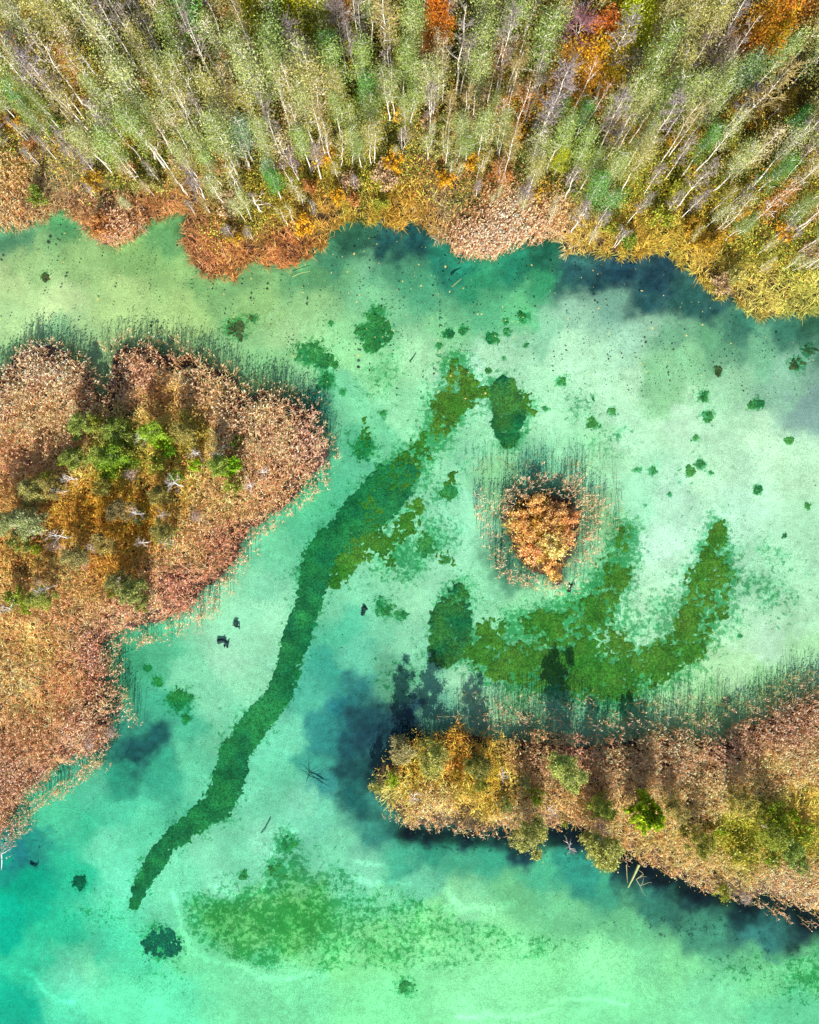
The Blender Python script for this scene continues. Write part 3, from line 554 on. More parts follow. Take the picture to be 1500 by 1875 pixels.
weed_obj([weed_sheet(lambda a_, b_: np.maximum.reduce([band_cover(a_, b_, [(690,915,70),(735,870,66),(770,830,60),(800,790,56),(822,745,70),(842,712,78),(836,672,34)], .6, .97), band_cover(a_, b_, [(870,722,18),(905,715,30),(955,735,60),(970,750,30)], .6, .9),
      band_cover(a_, b_, [(650,990,40),(700,970,40),(740,930,50),(770,960,30),(785,1010,40),(830,1030,26)], .7, .72), band_cover(a_, b_, [(596,1110,14),(612,1060,34),(632,1025,54),(690,985,76),(740,960,66),(765,930,40)], .65, .98), band_cover(a_, b_, [(640,905,40),(660,870,30),(700,830,30)], .7, .5), band_cover(a_, b_, [(665,820,50),(668,770,24)], .8, .6),
      band_cover(a_, b_, [(680,1040,50),(740,1020,60)], .8, .52), band_cover(a_, b_, [(822,900,34),(830,870,20)], .7, .75), band_cover(a_, b_, [(850,700,20),(860,690,14)], .6, .6)]), (590, 1010, 640, 1080), .7, '46641E', '646C24', 203),
   weed_sheet(lambda a_, b_: band_cover(a_, b_, [(922,715,52),(932,755,70),(930,795,46),(932,815,16)], .25, 1.15), (870, 990, 670, 850), .6, '1C5430', '486428', 205, thick=.1)], 'olive green clumps of water weed northwest of the small islet')
weed_obj([weed_sheet(lambda a_, b_: band_cover(a_, b_, [(840,1080,30),(832,1115,74),(826,1160,84),(815,1200,56)], .35, 1.1), (760, 920, 1040, 1260), .6, '205430', '4C6628', 207, thick=.1),
   weed_sheet(lambda a_, b_: np.maximum.reduce([band_cover(a_, b_, [(870,1190,60),(920,1205,90),(985,1225,100),(1050,1235,100),(1130,1245,96),(1205,1215,86),(1262,1175,86),(1288,1120,92),(1308,1065,92),(1316,1015,50),(1318,972,36)], .55, 1.0),
      band_cover(a_, b_, [(1148,970,34),(1142,1010,56),(1122,1060,70),(1095,1110,80),(1030,1150,80),(950,1150,60),(890,1160,60)], .65, .84), band_cover(a_, b_, [(940,1190,110),(1060,1200,130),(1160,1200,100)], .7, .84)]), (840, 1370, 930, 1330), .75, '42641E', '5A6A22', 209)], 'curving olive weed bed sweeping round the south side of the small islet')

# single patches of weed
def where(x_, y_):
    return f"{int(round(x_ / 15))}% across, {int(round(y_ / 18.75))}% down the photo"
for i, (cx, cy, rr, t) in enumerate(PATCH):
    if rr <= 0: continue
    X0, Y0 = P(cx, cy); X0 = float(X0); Y0 = float(Y0); g0 = float(gz(X0, Y0))
    cA, cB = {'g': ('34683A', '527838'), 'b': ('484428', '605830'), 'd': ('1C5040', '246048')}[t]
    w_ = weed_sheet(lambda a_, b_: 1.0 * smooth(1.7, .4, np.hypot((a_ - cx) * (1 + .25 * math.sin(i)), (b_ - cy) * (1 - .2 * math.cos(i * 2))) / rr), (cx - rr * 1.7, cx + rr * 1.7, cy - rr * 1.7, cy + rr * 1.7), min(.7, rr * S * .8), cA, cB, 300 + i * 13, .06, .06, (X0, Y0, g0), .8 if rr > 12 else .5)
    if w_ is None: continue
    # keep only the cushion joined to the middle, so that a patch stays one piece
    qf = w_[1]; par = np.arange(len(w_[0]))
    for _ in range(400):
        mn = par[qf].min(1); new = par.copy(); np.minimum.at(new, qf.ravel(), np.repeat(mn, 4))
        if (new == par).all(): break
        par = new
    lab, cnt = np.unique(par[qf[:, 0]], return_counts=True); qf = qf[par[qf[:, 0]] == lab[cnt.argmax()]]
    u_, inv = np.unique(qf, return_inverse=True)
    me = mesh_np('weed_patch', w_[0][u_], inv.reshape(-1, 4), None, M_WEED, w_[2][u_], None, True)
    o = link('weed_patch', me, None, (float(X0), float(Y0), g0))
    szw = 'large' if rr > 19 else 'medium' if rr > 10 else 'small'
    cw = {'g': 'green', 'b': 'brownish', 'd': 'dark teal'}[t]
    tag(o, f"{szw} {cw} weed patch on the lake bed, {where(cx, cy)}", 'weed patch', 'patches of water weed on the lake bed')

# floating leaves and debris: uncountable flecks on the surface
def flat_quads(x, y, sz, r):
    a_ = r.uniform(0, 6.28, len(x)); asp = r.uniform(.35, .9, len(x)); V = []
    for k_, m_ in ((0, 1), (1, asp), (2, 1), (3, asp)):
        t_ = a_ + k_ * math.pi / 2; V.append(np.stack([x + np.cos(t_) * sz * .5 * m_, y + np.sin(t_) * sz * .5 * m_, .012 + .01 * r.random(len(x))], -1))
    return np.stack(V, 1).reshape(-1, 3), np.arange(len(x) * 4).reshape(-1, 4)
B = Acc(); n = 2100; a_ = r.uniform(0, 1500, n); b_ = 400 + 330 * r.random(n) ** 1.3
k = (landd(*P(a_, b_)) < -6); a_, b_ = a_[k], b_[k]; X_, Y_ = P(a_, b_)
V, Q = flat_quads(X_, Y_, 0.15 * r.lognormal(0, .4, len(X_)), r)
cc = np.where(r.random((len(X_), 1)) < .82, lin('2C3A2C'), lin('C8B870')); B.add(V, Q, None, np.repeat(cc, 4, 0))
n = 260; a_ = r.uniform(0, 1500, n); b_ = r.uniform(700, 1875, n); k = (landd(*P(a_, b_)) < -6); X_, Y_ = P(a_[k], b_[k])
V, Q = flat_quads(X_, Y_, 0.11 * r.lognormal(0, .4, len(X_)), r)
B.add(V, Q, None, np.repeat(np.tile(lin('2C4A3C'), (len(X_), 1)), 4, 0))
o = link('floating_leaves', B.mesh('floating_leaves', M_REED)); tag(o, 'dark fallen leaves floating on the lake', 'leaves', kind='stuff')

# ---------------------------------------------------------------- trees: prototypes
def skeleton(r, h, first, nl, spread, up, bend, twigs, stems=1, thick=1):
    """trunk + limbs; returns trunk Acc, limb sample points, twig segments"""
    T_ = Acc(); k = 8; t = np.linspace(0, 1, k)
    off = np.cumsum(r.normal(0, bend * h / k, (k, 2)), 0); off[0] = 0
    pts = np.stack([off[:, 0], off[:, 1], t * h], -1); r0 = 0.0056 * h + 0.01
    r0 *= thick; tube(T_, pts - np.array([0, 0, 0.15]), r0 * (1 - t * (0.86 if thick == 1 else .7)), 6)
    seg = []; samp = []
    base_pts = pts
    trunks = [pts]
    for k2 in range(stems - 1):
        az = r.uniform(0, 6.28); sh = np.array([math.cos(az), math.sin(az), 0]); ht = r.uniform(.72, .95)
        p2 = base_pts * np.array([1, 1, ht]) + sh * (r.uniform(.25, .9) + t[:, None] * r.uniform(.02, .09) * h) + np.cumsum(r.normal(0, bend * h / k, (k, 3)) * np.array([1, 1, 0]), 0)
        p2[0, 2] = -.15; tube(T_, p2, r0 * .8 * (1 - t * 0.86), 5); trunks.append(p2)
    for i in range(nl):
        pts = trunks[i % len(trunks)]
        f = first + (0.97 - first) * (i + r.random()) / nl; b = np.array([np.interp(f, t, pts[:, q_]) for q_ in range(3)])
        az = i * 2.4 + r.normal(0, .4); L_ = spread * h * (1.05 - f * 0.75) * r.uniform(.7, 1.2); el = up + r.normal(0, .15)
        d = np.array([math.cos(az) * math.cos(el), math.sin(az) * math.cos(el), math.sin(el)])
        m_ = b + d * L_ * .5; e = b + d * L_ + np.array([0, 0, L_ * .18]); rb = r0 * (1 - f * .86) * .5
        tube(T_, [b, m_, e], [rb, rb * .6, rb * .2], 4); samp.append((b, m_, e))
        for _ in range(twigs):
            s_ = r.uniform(.3, 1); p_ = b + (e - b) * s_; d2 = d + r.normal(0, .55, 3); d2 /= np.linalg.norm(d2)
            seg.append((p_, p_ + d2 * L_ * r.uniform(.3, .55)))
    top = pts[-1]
    for _ in range(twigs * 2):
        d2 = np.array([0, 0, 1.]) + r.normal(0, .5, 3); d2 /= np.linalg.norm(d2); p_ = pts[-2] + (top - pts[-2]) * r.random(); seg.append((p_, p_ + d2 * h * spread * .5))
    return T_, samp, seg
def leafy_tree(seed, h=10.0, first=.45, nl=20, spread=.17, up=.7, nleaf=2600, lsize=.19, bend=.05, sig=.03, twigs=4, stems=1):
    r = np.random.default_rng(seed); T_, samp, seg = skeleton(r, h, first, nl, spread, up, bend, twigs, stems)
    C_ = Acc(); seg_a = np.array([np.concatenate(s_) for s_ in seg]); pick = r.integers(0, len(seg), nleaf); s_ = 1 - .75 * r.random((nleaf, 1)) ** 1.3
    pick = np.where(r.random(nleaf) < .45, pick - pick % 4, pick)
    c = seg_a[pick, :3] * (1 - s_) + seg_a[pick, 3:] * s_ + r.normal(0, sig * h, (nleaf, 3)) * np.array([1, 1, .8])
    V, Q = rand_quads(c, lsize, r, 0, .7)
    clump = r.lognormal(0, .2, len(seg))[pick]; br = clump * r.lognormal(0, .12, nleaf)
    col = br[:, None] * (1 + r.normal(0, .06, (nleaf, 3))); C_.add(V, Q, None, np.repeat(col, 4, 0))
    for sg in seg[::2]: tube(T_, [sg[0], sg[1]], [.018, .006], 3)
    return T_.mesh('trunk', M_BARK), C_.mesh('crown', M_LEAF)
def bare_tree(seed, h=10.0, first=.3, nl=22, spread=.2, up=.8, twigs=8, bend=.05, nleaf=350, stems=1, thick=1):
    r = np.random.default_rng(seed); T_, samp, seg = skeleton(r, h, first, nl, spread, up, bend, twigs, stems, thick)
    C_ = Acc()
    for a_, b_ in seg:
        tube(C_, [a_, b_], [.022, .008], 3, (1, 1, 1))
        for _ in range(3):
            s_ = r.random(); p_ = a_ + (b_ - a_) * s_; d = (b_ - a_) * .5 + r.normal(0, .16 * np.linalg.norm(b_ - a_) + .1, 3)
            tube(C_, [p_, p_ + d * .9], [.014, .005], 3, (1.05, 1.0, 1.0))
    if nleaf:
        seg_a = np.array([np.concatenate(s_) for s_ in seg]); pick = r.integers(0, len(seg), nleaf)
        c = seg_a[pick, 3:] + r.normal(0, .25, (nleaf, 3)); V, Q = rand_quads(c, .12, r); C_.add(V, Q, None, np.repeat(np.tile([1.0, 1.0, .62], (nleaf, 1)), 4, 0))
    return T_.mesh('trunk', M_BARK), C_.mesh('twigs', M_LEAF)
def bush_mesh(seed, rad=1.0, h=2.0, nst=9, nleaf=900, lsize=.16, spiky=False):
    r = np.random.default_rng(seed); T_ = Acc(); C_ = Acc(); tips = []
    for i in range(nst):
        az = i * 2.4 + r.normal(0, .3); rr = rad * r.uniform(.3, .95); hh = h * (1.0 - .45 * (rr / rad) ** 2) * r.uniform(.75, 1.05)
        e = np.array([rr * math.cos(az), rr * math.sin(az), hh]); m_ = e * np.array([.4, .4, .55]); tube(T_, [(0, 0, -.1), m_, e], [.035, .022, .008], 4); tips.append((m_, e))
        for _ in range(4):
            s_ = r.uniform(.3, 1); p_ = m_ + (e - m_) * s_; q_ = p_ + r.normal(0, .28 * rad, 3) * np.array([1, 1, .5]); q_[2] = max(q_[2], .15); tips.append((p_, q_)); tube(T_, [p_, q_], [.014, .005], 3)
    ta = np.array([np.concatenate(s_) for s_ in tips]); pick = r.integers(0, len(tips), nleaf); s_ = r.random((nleaf, 1))
    c = ta[pick, :3] * (1 - s_) + ta[pick, 3:] * s_ + r.normal(0, (.05 if spiky else .11) * rad, (nleaf, 3)); c[:, 2] = np.maximum(c[:, 2], .08)
    V, Q = rand_quads(c, lsize, r, 0, .7); br = r.lognormal(0, .2, len(tips))[pick] * r.lognormal(0, .2, nleaf)
    C_.add(V, Q, None, np.repeat(br[:, None] * (1 + r.normal(0, .06, (nleaf, 3))), 4, 0))
    return T_.mesh('stems', M_BARK), C_.mesh('foliage', M_LEAF)
PROTO = {
 'slim': [leafy_tree(s_, 10, .42, 26, .12, .8, 3600, .09, .06, .028, 6, n_) for s_, n_ in ((1, 1), (2, 1), (3, 1), (4, 2), (5, 1), (6, 2))],
 'thin': [leafy_tree(s_, 10, .42, 24, .12, .85, 1900, .085, .06, .03, 6, n_) for s_, n_ in ((11, 2), (12, 1), (13, 1), (14, 2), (15, 1))],
 'broad': [leafy_tree(s_, 10, .25, 30, .27, .55, 6500, .19, .04, .035, 6) for s_ in (21, 22, 23)],
 'bare': [bare_tree(s_, 10, .42, 20, .14, .85, 7, .05, 250, n_) for s_, n_ in ((31, 1), (32, 2), (33, 1), (34, 3))],
 'wide_bare': [bare_tree(s_, 10, .35, 26, .30, .6, 9, .05, 0) for s_ in (41, 42)],
 'willow': [leafy_tree(s_, 10, .22, 24, .21, .7, 8500, .18, .08, .02, 4, 2) for s_ in (81, 82, 83, 84, 85)],
 'dead': [bare_tree(s_, 10, .45, 10, .2, .6, 2, .09, 0, 1, 1.8) for s_ in (51, 52, 53)],
 'bush': [bush_mesh(s_) for s_ in (61, 62, 63, 64)],
 'spiky': [bush_mesh(s_, 1.0, 2.6, 20, 5000, .14, True) for s_ in (71, 72)],
}
def put(kind, cx, cy, h, col, label, cat, group, bark='ECE4DA', rad=None, frac=.8, name='tree'):
    """stand a plant so that its crown is seen at map point (cx, cy)"""
    X_, Y_ = P(cx, cy, h * frac); X_, Y_ = float(X_), float(Y_)
    g = max(float(gz(X_, Y_)), -.6)
    tr, cr = PROTO[kind][random.randrange(len(PROTO[kind]))]
    root = link(name, None, None, (X_, Y_, g), random.uniform(0, 6.28))
    if kind in ('bush', 'spiky'):
        base = 2.0 if kind == 'bush' else 2.6; s_ = (rad, rad, h / base)
    else:
        k_ = h / 10.0; w_ = (rad or 1.0) * k_ ** .7; s_ = (w_, w_, k_)
    root.scale = s_
    nm = ('stems', 'foliage') if kind in ('bush', 'spiky') else ('trunk', 'twigs' if kind in ('bare', 'wide_bare', 'dead') else 'crown')
    link(nm[0], tr, root, color=lin(bark)); link(nm[1], cr, root, color=col)
    tag(root, label, cat, group); return root

# ---------------------------------------------------------------- forest on the north shore
special = [  # (crown x, crown y, height, kind, colour, width, words)
 (1075,105,12,'broad','C88018',1.1,'golden orange broad tree'),(1120,95,12,'broad','B88818',1.0,'dark gold broad tree'),(1060,60,15,'wide_bare','B88890',.9,'pinkish bare wide tree'),(1100,70,13,'broad','B85820',.9,'rust orange broad tree'),
 (1035,110,10,'broad','C07828',.8,'orange leafy tree'),(1150,20,14,'broad','A89818',.9,'yellow green broad tree'),(1110,10,14,'broad','98701C',.9,'brown gold broad tree'),(1175,50,13,'broad','A08C18',.7,'mustard yellow tree'),
 (800,15,14,'broad','C06018',.6,'small bright orange tree'),(795,45,12,'broad','B86020',.45,'narrow rust orange tree'),(1430,15,14,'broad','C46818',1.0,'bright orange broad tree at the top edge'),(1395,30,13,'broad','B87420',.8,'amber broad tree'),(1480,10,14,'broad','A86424',.9,'brown orange broad tree in the top corner'),(1425,55,12,'broad','B8841C',.6,'golden leafy tree'),
 (465,8,14,'broad','988010',.8,'mustard broad tree at the top edge'),(560,12,14,'broad','A88810',.9,'golden yellow broad tree at the top edge'),(580,35,12,'broad','988418',.6,'small yellow tree'),(520,5,14,'broad','807818',.7,'olive yellow tree'),
 (1485,80,9,'broad','4C3414',1.0,'dark brown understory tree'),(1470,130,8,'broad','58400C',.9,'brown understory tree'),(1495,180,8,'broad','5C4410',.9,'brown shaded tree'),(1440,180,7,'broad','7C5818',.6,'ochre small tree'),
 (440,240,11,'slim','88A478',1.5,'large sage green tree'),(425,262,9,'slim','90AC80',1.3,'sage green tree'),(500,330,8,'slim','5C9A38',1.3,'bright green leafy tree'),(490,305,8,'slim','8CAC7C',1.0,'pale green tree'),
 (1030,285,8,'broad','A89420',.45,'mustard yellow young tree'),(1465,215,9,'slim','4CA040',1.0,'vivid green young tree'),(1470,235,7,'slim','58A848',.8,'fresh green young tree'),(1075,205,10,'slim','68A050',1.1,'fresh green tree'),(1030,195,9,'slim','80A858',.9,'light green tree'),
 (535,285,9,'bare','A89098',1.2,'purple grey bare tree'),(620,45,14,'wide_bare','ACA0A0',.6,'purple grey bare tree'),(1045,125,11,'wide_bare','A89C80',.55,'tan bare tree'),(1375,180,11,'bare','A898A0',1.2,'lilac grey bare tree'),(1290,80,14,'bare','A8988C',1.3,'tan bare tree with many trunks'),(1310,95,13,'bare','A8988C',1.2,'brown grey bare tree'),(1155,120,11,'bare','988C8C',1.1,'grey bare tree'),
 (1445,410,6,'bare','A8A098',1.5,'pale grey bare tree'),(1380,125,13,'slim','88A868',1.4,'soft green tree'),(440,270,8,'dead','D8CCC4',1.4,'forked dead tree'),(470,370,5,'dead','D8CCC4',1.6,'small dead forked tree')]
placed = []
def words(hexc):
    return {'A2AE64':'sage green','AEB470':'pale sage green','B0AA60':'pale olive','889A4C':'mid green','98AE5A':'soft green','BCAA70':'tan green','6CA048':'fresh green','B0A498':'brown grey','ACA0A0':'lilac grey','A8A094':'grey','B87C34':'orange tinged','A89C38':'yellow green'}[hexc]
for (cx, cy, h, kd, col, wd, wds) in special:
    put(kd, cx, cy, h, lin(col) * (np.array([1.0, 1.45, 1.3]) if kd == 'broad' else .85), f"{wds}, {where(cx, cy)}", 'tree', 'trees of the north shore forest', rad=wd, name='bare_tree' if 'bare' in kd or kd == 'dead' else 'autumn_tree' if kd == 'broad' else 'birch_tree')
    placed.append((cx, cy, 20 if kd in ('dead',) else 26))
LOW = [(-60,300),(0,315),(100,345),(200,365),(300,385),(400,400),(480,425),(560,400),(600,365),(700,350),(750,310),(840,300),(900,345),(1000,410),(1100,425),(1200,410),(1300,455),(1400,500),(1500,520),(1560,520)]
lx = [p[0] for p in LOW]; ly = [p[1] for p in LOW]
HFUN = lambda d: float(np.interp(d, [0, 40, 90, 160, 260, 400], [4.0, 6.0, 10.0, 13.5, 16.5, 18.0]))
tries = 0; count = 0
while tries < 12000 and count < 258:
    tries += 1
    cx = random.uniform(-45, 1545); cy = random.uniform(-50, 520); low = float(np.interp(cx, lx, ly)); d = low - cy
    low += (vnoise(np.array([cx / 55.0]), np.array([3.0]), 5)[0] - .5) * 90; d = low - cy
    if d < 5 or (d < 70 and random.random() < .45): continue
    if 1420 < cx < 1530 and 40 < cy < 210 and random.random() < .85: continue
    h = HFUN(d) * random.uniform(.82, 1.15)
    md = 26 + 9 * min(1, d / 200)
    if any((cx - a_) ** 2 + (cy - b_) ** 2 < (max(md, q_)) ** 2 for a_, b_, q_ in placed): continue
    X_, Y_ = P(cx, cy, h * .8)
    bx, by = PX(X_, Y_)
    if sdf(np.array([float(bx)]), np.array([float(by)]), SHORE)[0] < 10: continue
    u_ = random.random(); leftish = cx < 430
    if d < 75: u_ = random.choice([.6, .7, .7, .85, .85, .9])
    if u_ < (.34 if leftish else .56): kd, col = 'slim', random.choice(['A2AE64', 'AEB470', '889A4C', '98AE5A', 'A2AE64', 'B0AA60'])
    elif u_ < (.66 if leftish else .72): kd, col = 'thin', random.choice(['BCAA70', 'B0AA60', 'AEB470', 'A89C38'])
    elif u_ < .93: kd, col = 'bare', random.choice(['B0A498', 'ACA0A0', 'A8A094', 'BCAA70'])
    elif u_ < .97: kd, col = 'slim', '6CA048'
    else: kd, col = 'thin', 'B87C34'
    shape = {'slim': 'leafy birch', 'thin': 'sparse birch', 'bare': 'bare birch'}[kd]
    size = 'tall' if h > 12.5 else 'middling' if h > 8 else 'low'
    put(kd, cx, cy, h, lin(col) * .9, f"{size} {words(col)} {shape}, {where(cx, cy)}", 'tree', 'trees of the north shore forest', rad=random.uniform(.8, 1.25), name='bare_tree' if kd == 'bare' else 'birch_tree')
    placed.append((cx, cy, 10)); count += 1

# understory shrubs between the trunks
scount = 0; tries = 0
UC = [('9CA030', 'yellow olive'), ('B89428', 'ochre'), ('BC8448', 'orange brown'), ('7C9430', 'grass green'), ('A8A458', 'pale olive'), ('D0A020', 'golden'), ('B89C78', 'tan brown')]
splaced = []
while tries < 6000 and scount < 170:
    tries += 1; cx = random.uniform(-20, 1520); cy = random.uniform(-20, 520); d = float(np.interp(cx, lx, ly)) + 55 - cy
    if d < 0 or any((cx - a_) ** 2 + (cy - b_) ** 2 < 24 ** 2 for a_, b_ in splaced): continue
    h = random.uniform(2.2, 4.5); bx, by = PX(*P(cx, cy, h * .8))
    if sdf(np.array([float(bx)]), np.array([float(by)]), SHORE)[0] < 14: continue
    c_, w_ = random.choice(UC)
    put('bush', cx, cy, h, lin(c_), f"{w_} understory shrub between the trees, {where(cx, cy)}", 'shrub', 'shrubs under the north shore trees', bark='8C7860', rad=random.uniform(.8, 1.5), name='shrub')
    splaced.append((cx, cy)); scount += 1

# ---------------------------------------------------------------- shrubs and small trees on the islands
YG = '9CC020'; OL = '9CA43C'; SG = 'A0AC68'
BUSH = [(170,775,17,OL,3),(225,782,9,YG,2.2),(285,807,18,YG,3.5),(230,817,20,'98A040',3),(308,825,13,'70A81C',2.5),(215,845,28,'74941C',4.5),(195,860,20,'8CAC28',3.5),(125,840,17,'88A428',3),(355,852,13,YG,3),(415,862,14,'94C41C',3),(430,848,13,'88BC1C',3.4),(435,810,12,'90A828',2.5),(425,892,17,'98A838',2.8),(285,852,20,OL,3.5),(320,872,14,'84A838',2.6),(80,875,14,OL,2.8),(340,770,20,'A8A048',2.5),(370,790,17,'B0A044',2.3),(30,955,24,'9CA468',4.5),(30,995,19,'909C4C',3.5),(65,1005,10,'88B020',2.2),(25,1095,20,'94A838',3),(45,1115,12,'90B020',2.5),(205,1085,12,OL,2.5),(255,1107,14,'98A050',3.2),(50,925,9,SG,2.5),(185,890,19,'88883C',3.6),(255,945,16,'6C7030',2.6),(300,640,0,OL,1),
 (795,1385,22,'A8A44C',7),(735,1378,15,'A89C60',6),(720,1430,13,'A8C030',2.5),(690,1445,14,'A8A858',2.6),(880,1400,21,'7C7C3C',4),(962,1435,11,SG,4),(925,1478,14,'A4B060',3.5),(985,1460,16,'A0C020',3),(1045,1438,22,'A4AC54',8),(1015,1390,8,'A8A460',3),(1100,1455,8,'90AC20',2.2),(1035,1510,6,'A0B838',2),(960,1545,21,'A0A050',7.5),(1107,1567,28,'A8A850',9),(1327,1637,17,'A0A838',3),(1300,1540,14,'A0A828',2.6),(1320,1525,12,'98B020',3),(1365,1565,26,'9C9C30',3),(1425,1495,23,'9CB028',3.6),(1455,1495,10,YG,2.6),(1415,1577,12,'90B820',2.2),(1465,1585,18,'88A850',3.6),(1400,1480,13,OL,3),(1480,1525,20,'98A830',3.4),(1255,1520,14,'8C8C34',3),(1440,1530,16,'98A838',3),(880,1440,14,'98A040',2.5),(840,1420,16,'A8902C',2.5)]
def side(cx, cy):
    return 'left island' if cx < 640 else 'lower right island'
for (cx, cy, rr, col, h) in BUSH:
    if cx < 640 and rr >= 13: h *= 1.45
    if rr <= 0: continue
    wd = 'yellow green' if col in (YG, '94C41C', '88BC1C', 'A0C020', '90B820', 'A8C030', '98B020', '88B020', '90B020', '90AC20') else 'sage green' if col in (SG, '9CA468', 'A8A858', 'A4AC54', 'A8A850', 'A4B060') else 'olive'
    if h > 5.5:
        put('willow', cx, cy, h, lin(col) * 1.0, f"slender {wd} tree on the {side(cx, cy)}, {where(cx, cy)}", 'tree', 'small trees on the islands', rad=1.25, name='young_tree')
    else:
        put('bush', cx, cy, h, lin(col) * .95, f"{wd} bush among reeds on the {side(cx, cy)}, {where(cx, cy)}", 'bush', 'bushes on the islands', bark='8C7860', rad=rr * S * 1.05, name='bush')
for (cx, cy, h, col, w_) in [(185,835,7.5,'8C9C38','olive green'),(205,800,7,'7C8C34','dark olive'),(130,838,6.5,'94A044','olive green'),(285,800,7,'94B030','bright green'),(398,850,6.5,'94A840','light olive'),(60,905,6,'A09C54','tan green'),(288,905,6,'9C9044','ochre green'),(225,932,6,'8C7C48','brown olive'),(298,988,6,'9C9448','ochre green'),(240,1088,7,'98A050','olive green'),(203,1068,6,'7C7C3C','dull olive'),(15,965,7,'A0A868','sage green'),(122,1022,6,'948C50','brown olive'),(58,1095,6,'98A040','olive green'),(340,802,6,'A89C4C','ochre green'),(98,882,6,'A09048','ochre green'),(180,992,6,'A49048','tan ochre'),(150,770,6,'98A848','light olive'),
      (1358,1478,6.5,'A09440','ochre green'),(1420,1545,7,'98A030','olive green'),(880,1420,5.8,'8C8838','dull olive'),(1098,1480,6,'98A038','yellow olive'),(1300,1550,6,'A09C38','ochre green'),(1460,1560,6,'8CA040','olive green'),(1245,1500,5.6,'A89850','tan ochre')]:
    put('willow', cx, cy, h, lin(col), f"thin {w_} tree on the {side(cx, cy)}, {where(cx, cy)}", 'tree', 'small trees on the islands', rad=1.0, name='young_tree')
put('spiky', 1185, 1492, 8, lin('A4B81C'), 'big bright yellow green feathery bush on the lower right island', 'bush', None, bark='8C7860', rad=1.95, frac=.6, name='bush')
DEAD = [(260,805,5.5),(357,830,5),(402,830,5),(318,889,7),(455,887,5),(125,875,5),(107,897,4.5),(50,957,6),(68,970,5),(105,985,6),(250,937,5),(300,940,5),(308,990,5),(265,995,4.5),(175,1005,4.5),(222,1063,5),(80,1075,6),(15,1110,5),(140,770,4.5),(485,862,4),(922,1420,4.5),(1007,1485,4),(1045,1552,4),(760,1460,4)]
for (cx, cy, h) in DEAD:
    h += .4
    put('dead', cx, cy, h, lin('D0C4BC'), f"dead white branching tree on the {side(cx, cy)}, {where(cx, cy)}", 'dead tree', 'dead trees on the islands', bark='F4F0EA', rad=1.2, frac=.7, name='dead_tree')
for (cx, cy, h) in [(360,950,3),(150,1020,3),(95,1000,3),(1367,1650,3),(240,865,3.5),(200,1350,3),(165,1365,3)]:
    put('bare', cx, cy, h, lin('B8A49C'), f"purplish grey bare shrub on the {side(cx, cy)}, {where(cx, cy)}", 'shrub', 'bare shrubs on the islands', bark='A89888', rad=1.7, name='bare_shrub')
# golden shrubs packed on the islet
for (cx, cy, rr, col, h, wds) in [(950,950,24,'B8842C',2.8,'golden bush at the west edge'),(985,925,24,'B88838',3,'golden pink bush at the north edge'),(1020,935,22,'A87430',3,'brown gold bush in the north'),(1045,950,20,'C07424',3,'orange bush at the east edge'),(965,985,26,'B88430',3,'amber bush west of the middle'),(1005,965,24,'A87C30',3,'dark gold bush in the middle'),(1040,985,18,'C08C50',2.6,'pinkish gold bush in the east'),(975,1015,24,'C8884C',2.8,'peach orange bush in the southwest'),(1015,1000,27,'B8B060',4,'pale yellow green bush'),(1010,1035,20,'C89440',2.6,'golden bush in the south'),(1018,1055,15,'B8982C',2.5,'mustard bush at the southern tip')]:
    put('bush', cx, cy, h * .8, lin(col) * .95 + np.array([.36, .27, .13]), f"{wds} of the small islet", 'bush', 'bushes on the small islet', bark='A89080', rad=rr * S * .95, name='bush')

# ---------------------------------------------------------------- sunken and floating wood
def log_obj(name, pts, rad, col, label, cat, zoff=0.05, branches=0, seed=0):
    r = np.random.default_rng(seed); B = Acc(); W = np.array([P(a_, b_) for a_, b_ in pts], float)
    W = np.column_stack([W, np.zeros(len(W))]); c0 = W.mean(0).copy(); zz = float(gz(c0[0], c0[1])) + zoff if zoff < 1 else 0.03; W -= c0
    tube(B, W, np.linspace(rad, rad * .45, len(W)), 6)
    for i in range(branches):
        k_ = r.integers(0, len(W)); az = i * 2.4 + r.uniform(0, 1); L_ = r.uniform(.5, 1.5) if name != 'stump' else r.uniform(.25, .5)
        e = W[k_] + np.array([math.cos(az) * L_, math.sin(az) * L_, r.uniform(0, .3)]); m_ = (W[k_] + e) / 2 + r.normal(0, .12, 3)
        tube(B, [W[k_], m_, e], [rad * .5, rad * .35, rad * .15], 4)
    o_ = link(name, B.mesh(name, M_BARK, True), None, (c0[0], c0[1], zz), color=lin(col)); return tag(o_, label, cat)
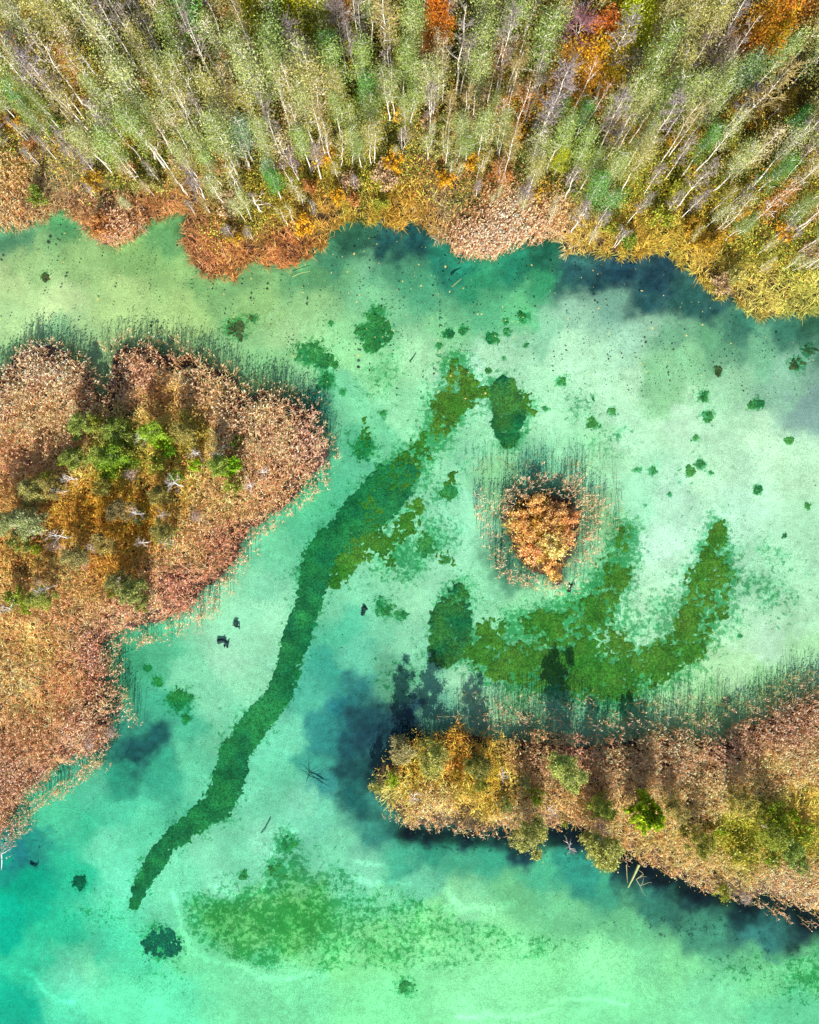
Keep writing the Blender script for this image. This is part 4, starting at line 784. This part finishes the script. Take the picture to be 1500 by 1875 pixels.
log_obj('fallen_log', [(1170,1583),(1160,1605),(1150,1625)], .16, 'A8B070', 'pale fallen trunk leaning off the south shore of the lower right island', 'log', 1.2, 0, 1)
log_obj('fallen_branch', [(1178,1600),(1165,1610),(1172,1622)], .06, 'A8A478', 'tangled pale branch in the water beside the fallen trunk', 'branch', 1.2, 6, 2)
log_obj('fallen_branch', [(1147,1583),(1148,1600),(1149,1616)], .05, 'A8A070', 'thin straight stick in dark water left of the fallen trunk', 'branch', 1.2, 0, 3)
log_obj('sunken_branch', [(590,1437),(577,1428),(565,1424)], .07, '243C2C', 'dark sunken branch with spread arms west of the lower right island', 'branch', .25, 7, 4)
log_obj('sunken_stick', [(494,1502),(484,1520),(476,1530)], .05, '3C7058', 'thin sunken stick beside the long weed band', 'stick', .1, 1, 5)
log_obj('stump', [(430,1140),(431,1148)], .28, '14241C', 'small round dark stump on the pale bed southeast of the left island', 'stump', .1, 4, 6)
log_obj('stump', [(397,1176),(408,1174),(414,1180)], .30, '14282C', 'larger dark stump with roots near the reed edge of the left island', 'stump', .1, 6, 7)
log_obj('stump', [(667,1114),(664,1128)], .26, '10201C', 'dark oval stump on the pale bed east of the weed band', 'stump', .1, 5, 8)
log_obj('floating_log', [(827,525),(845,510)], .12, '5C7C4C', 'small floating log off the northern reeds', 'log', 1.2, 0, 9)
log_obj('floating_stick', [(535,507),(550,500),(568,497)], .05, '8C9C60', 'thin stick floating near the rusty sedge point', 'stick', 1.2, 0, 10)
log_obj('dead_branch', [(3,1563),(4,1578),(3,1592)], .08, 'D8E0D8', 'white branch in dark water at the left edge', 'branch', 1.2, 1, 11)
log_obj('sunken_log', [(44,1592),(52,1596),(58,1598)], .14, '50706C', 'short grey sunken log in teal water near the left edge', 'log', .2, 1, 12)
log_obj('stump', [(1043,1085),(1047,1073)], .2, '18282C', 'small dark stump just south of the small islet', 'stump', .1, 3, 13)
log_obj('sunken_stick', [(750,662),(756,655),(762,645)], .05, '28503C', 'short dark stick on the bed among weed patches', 'stick', .1, 0, 14)
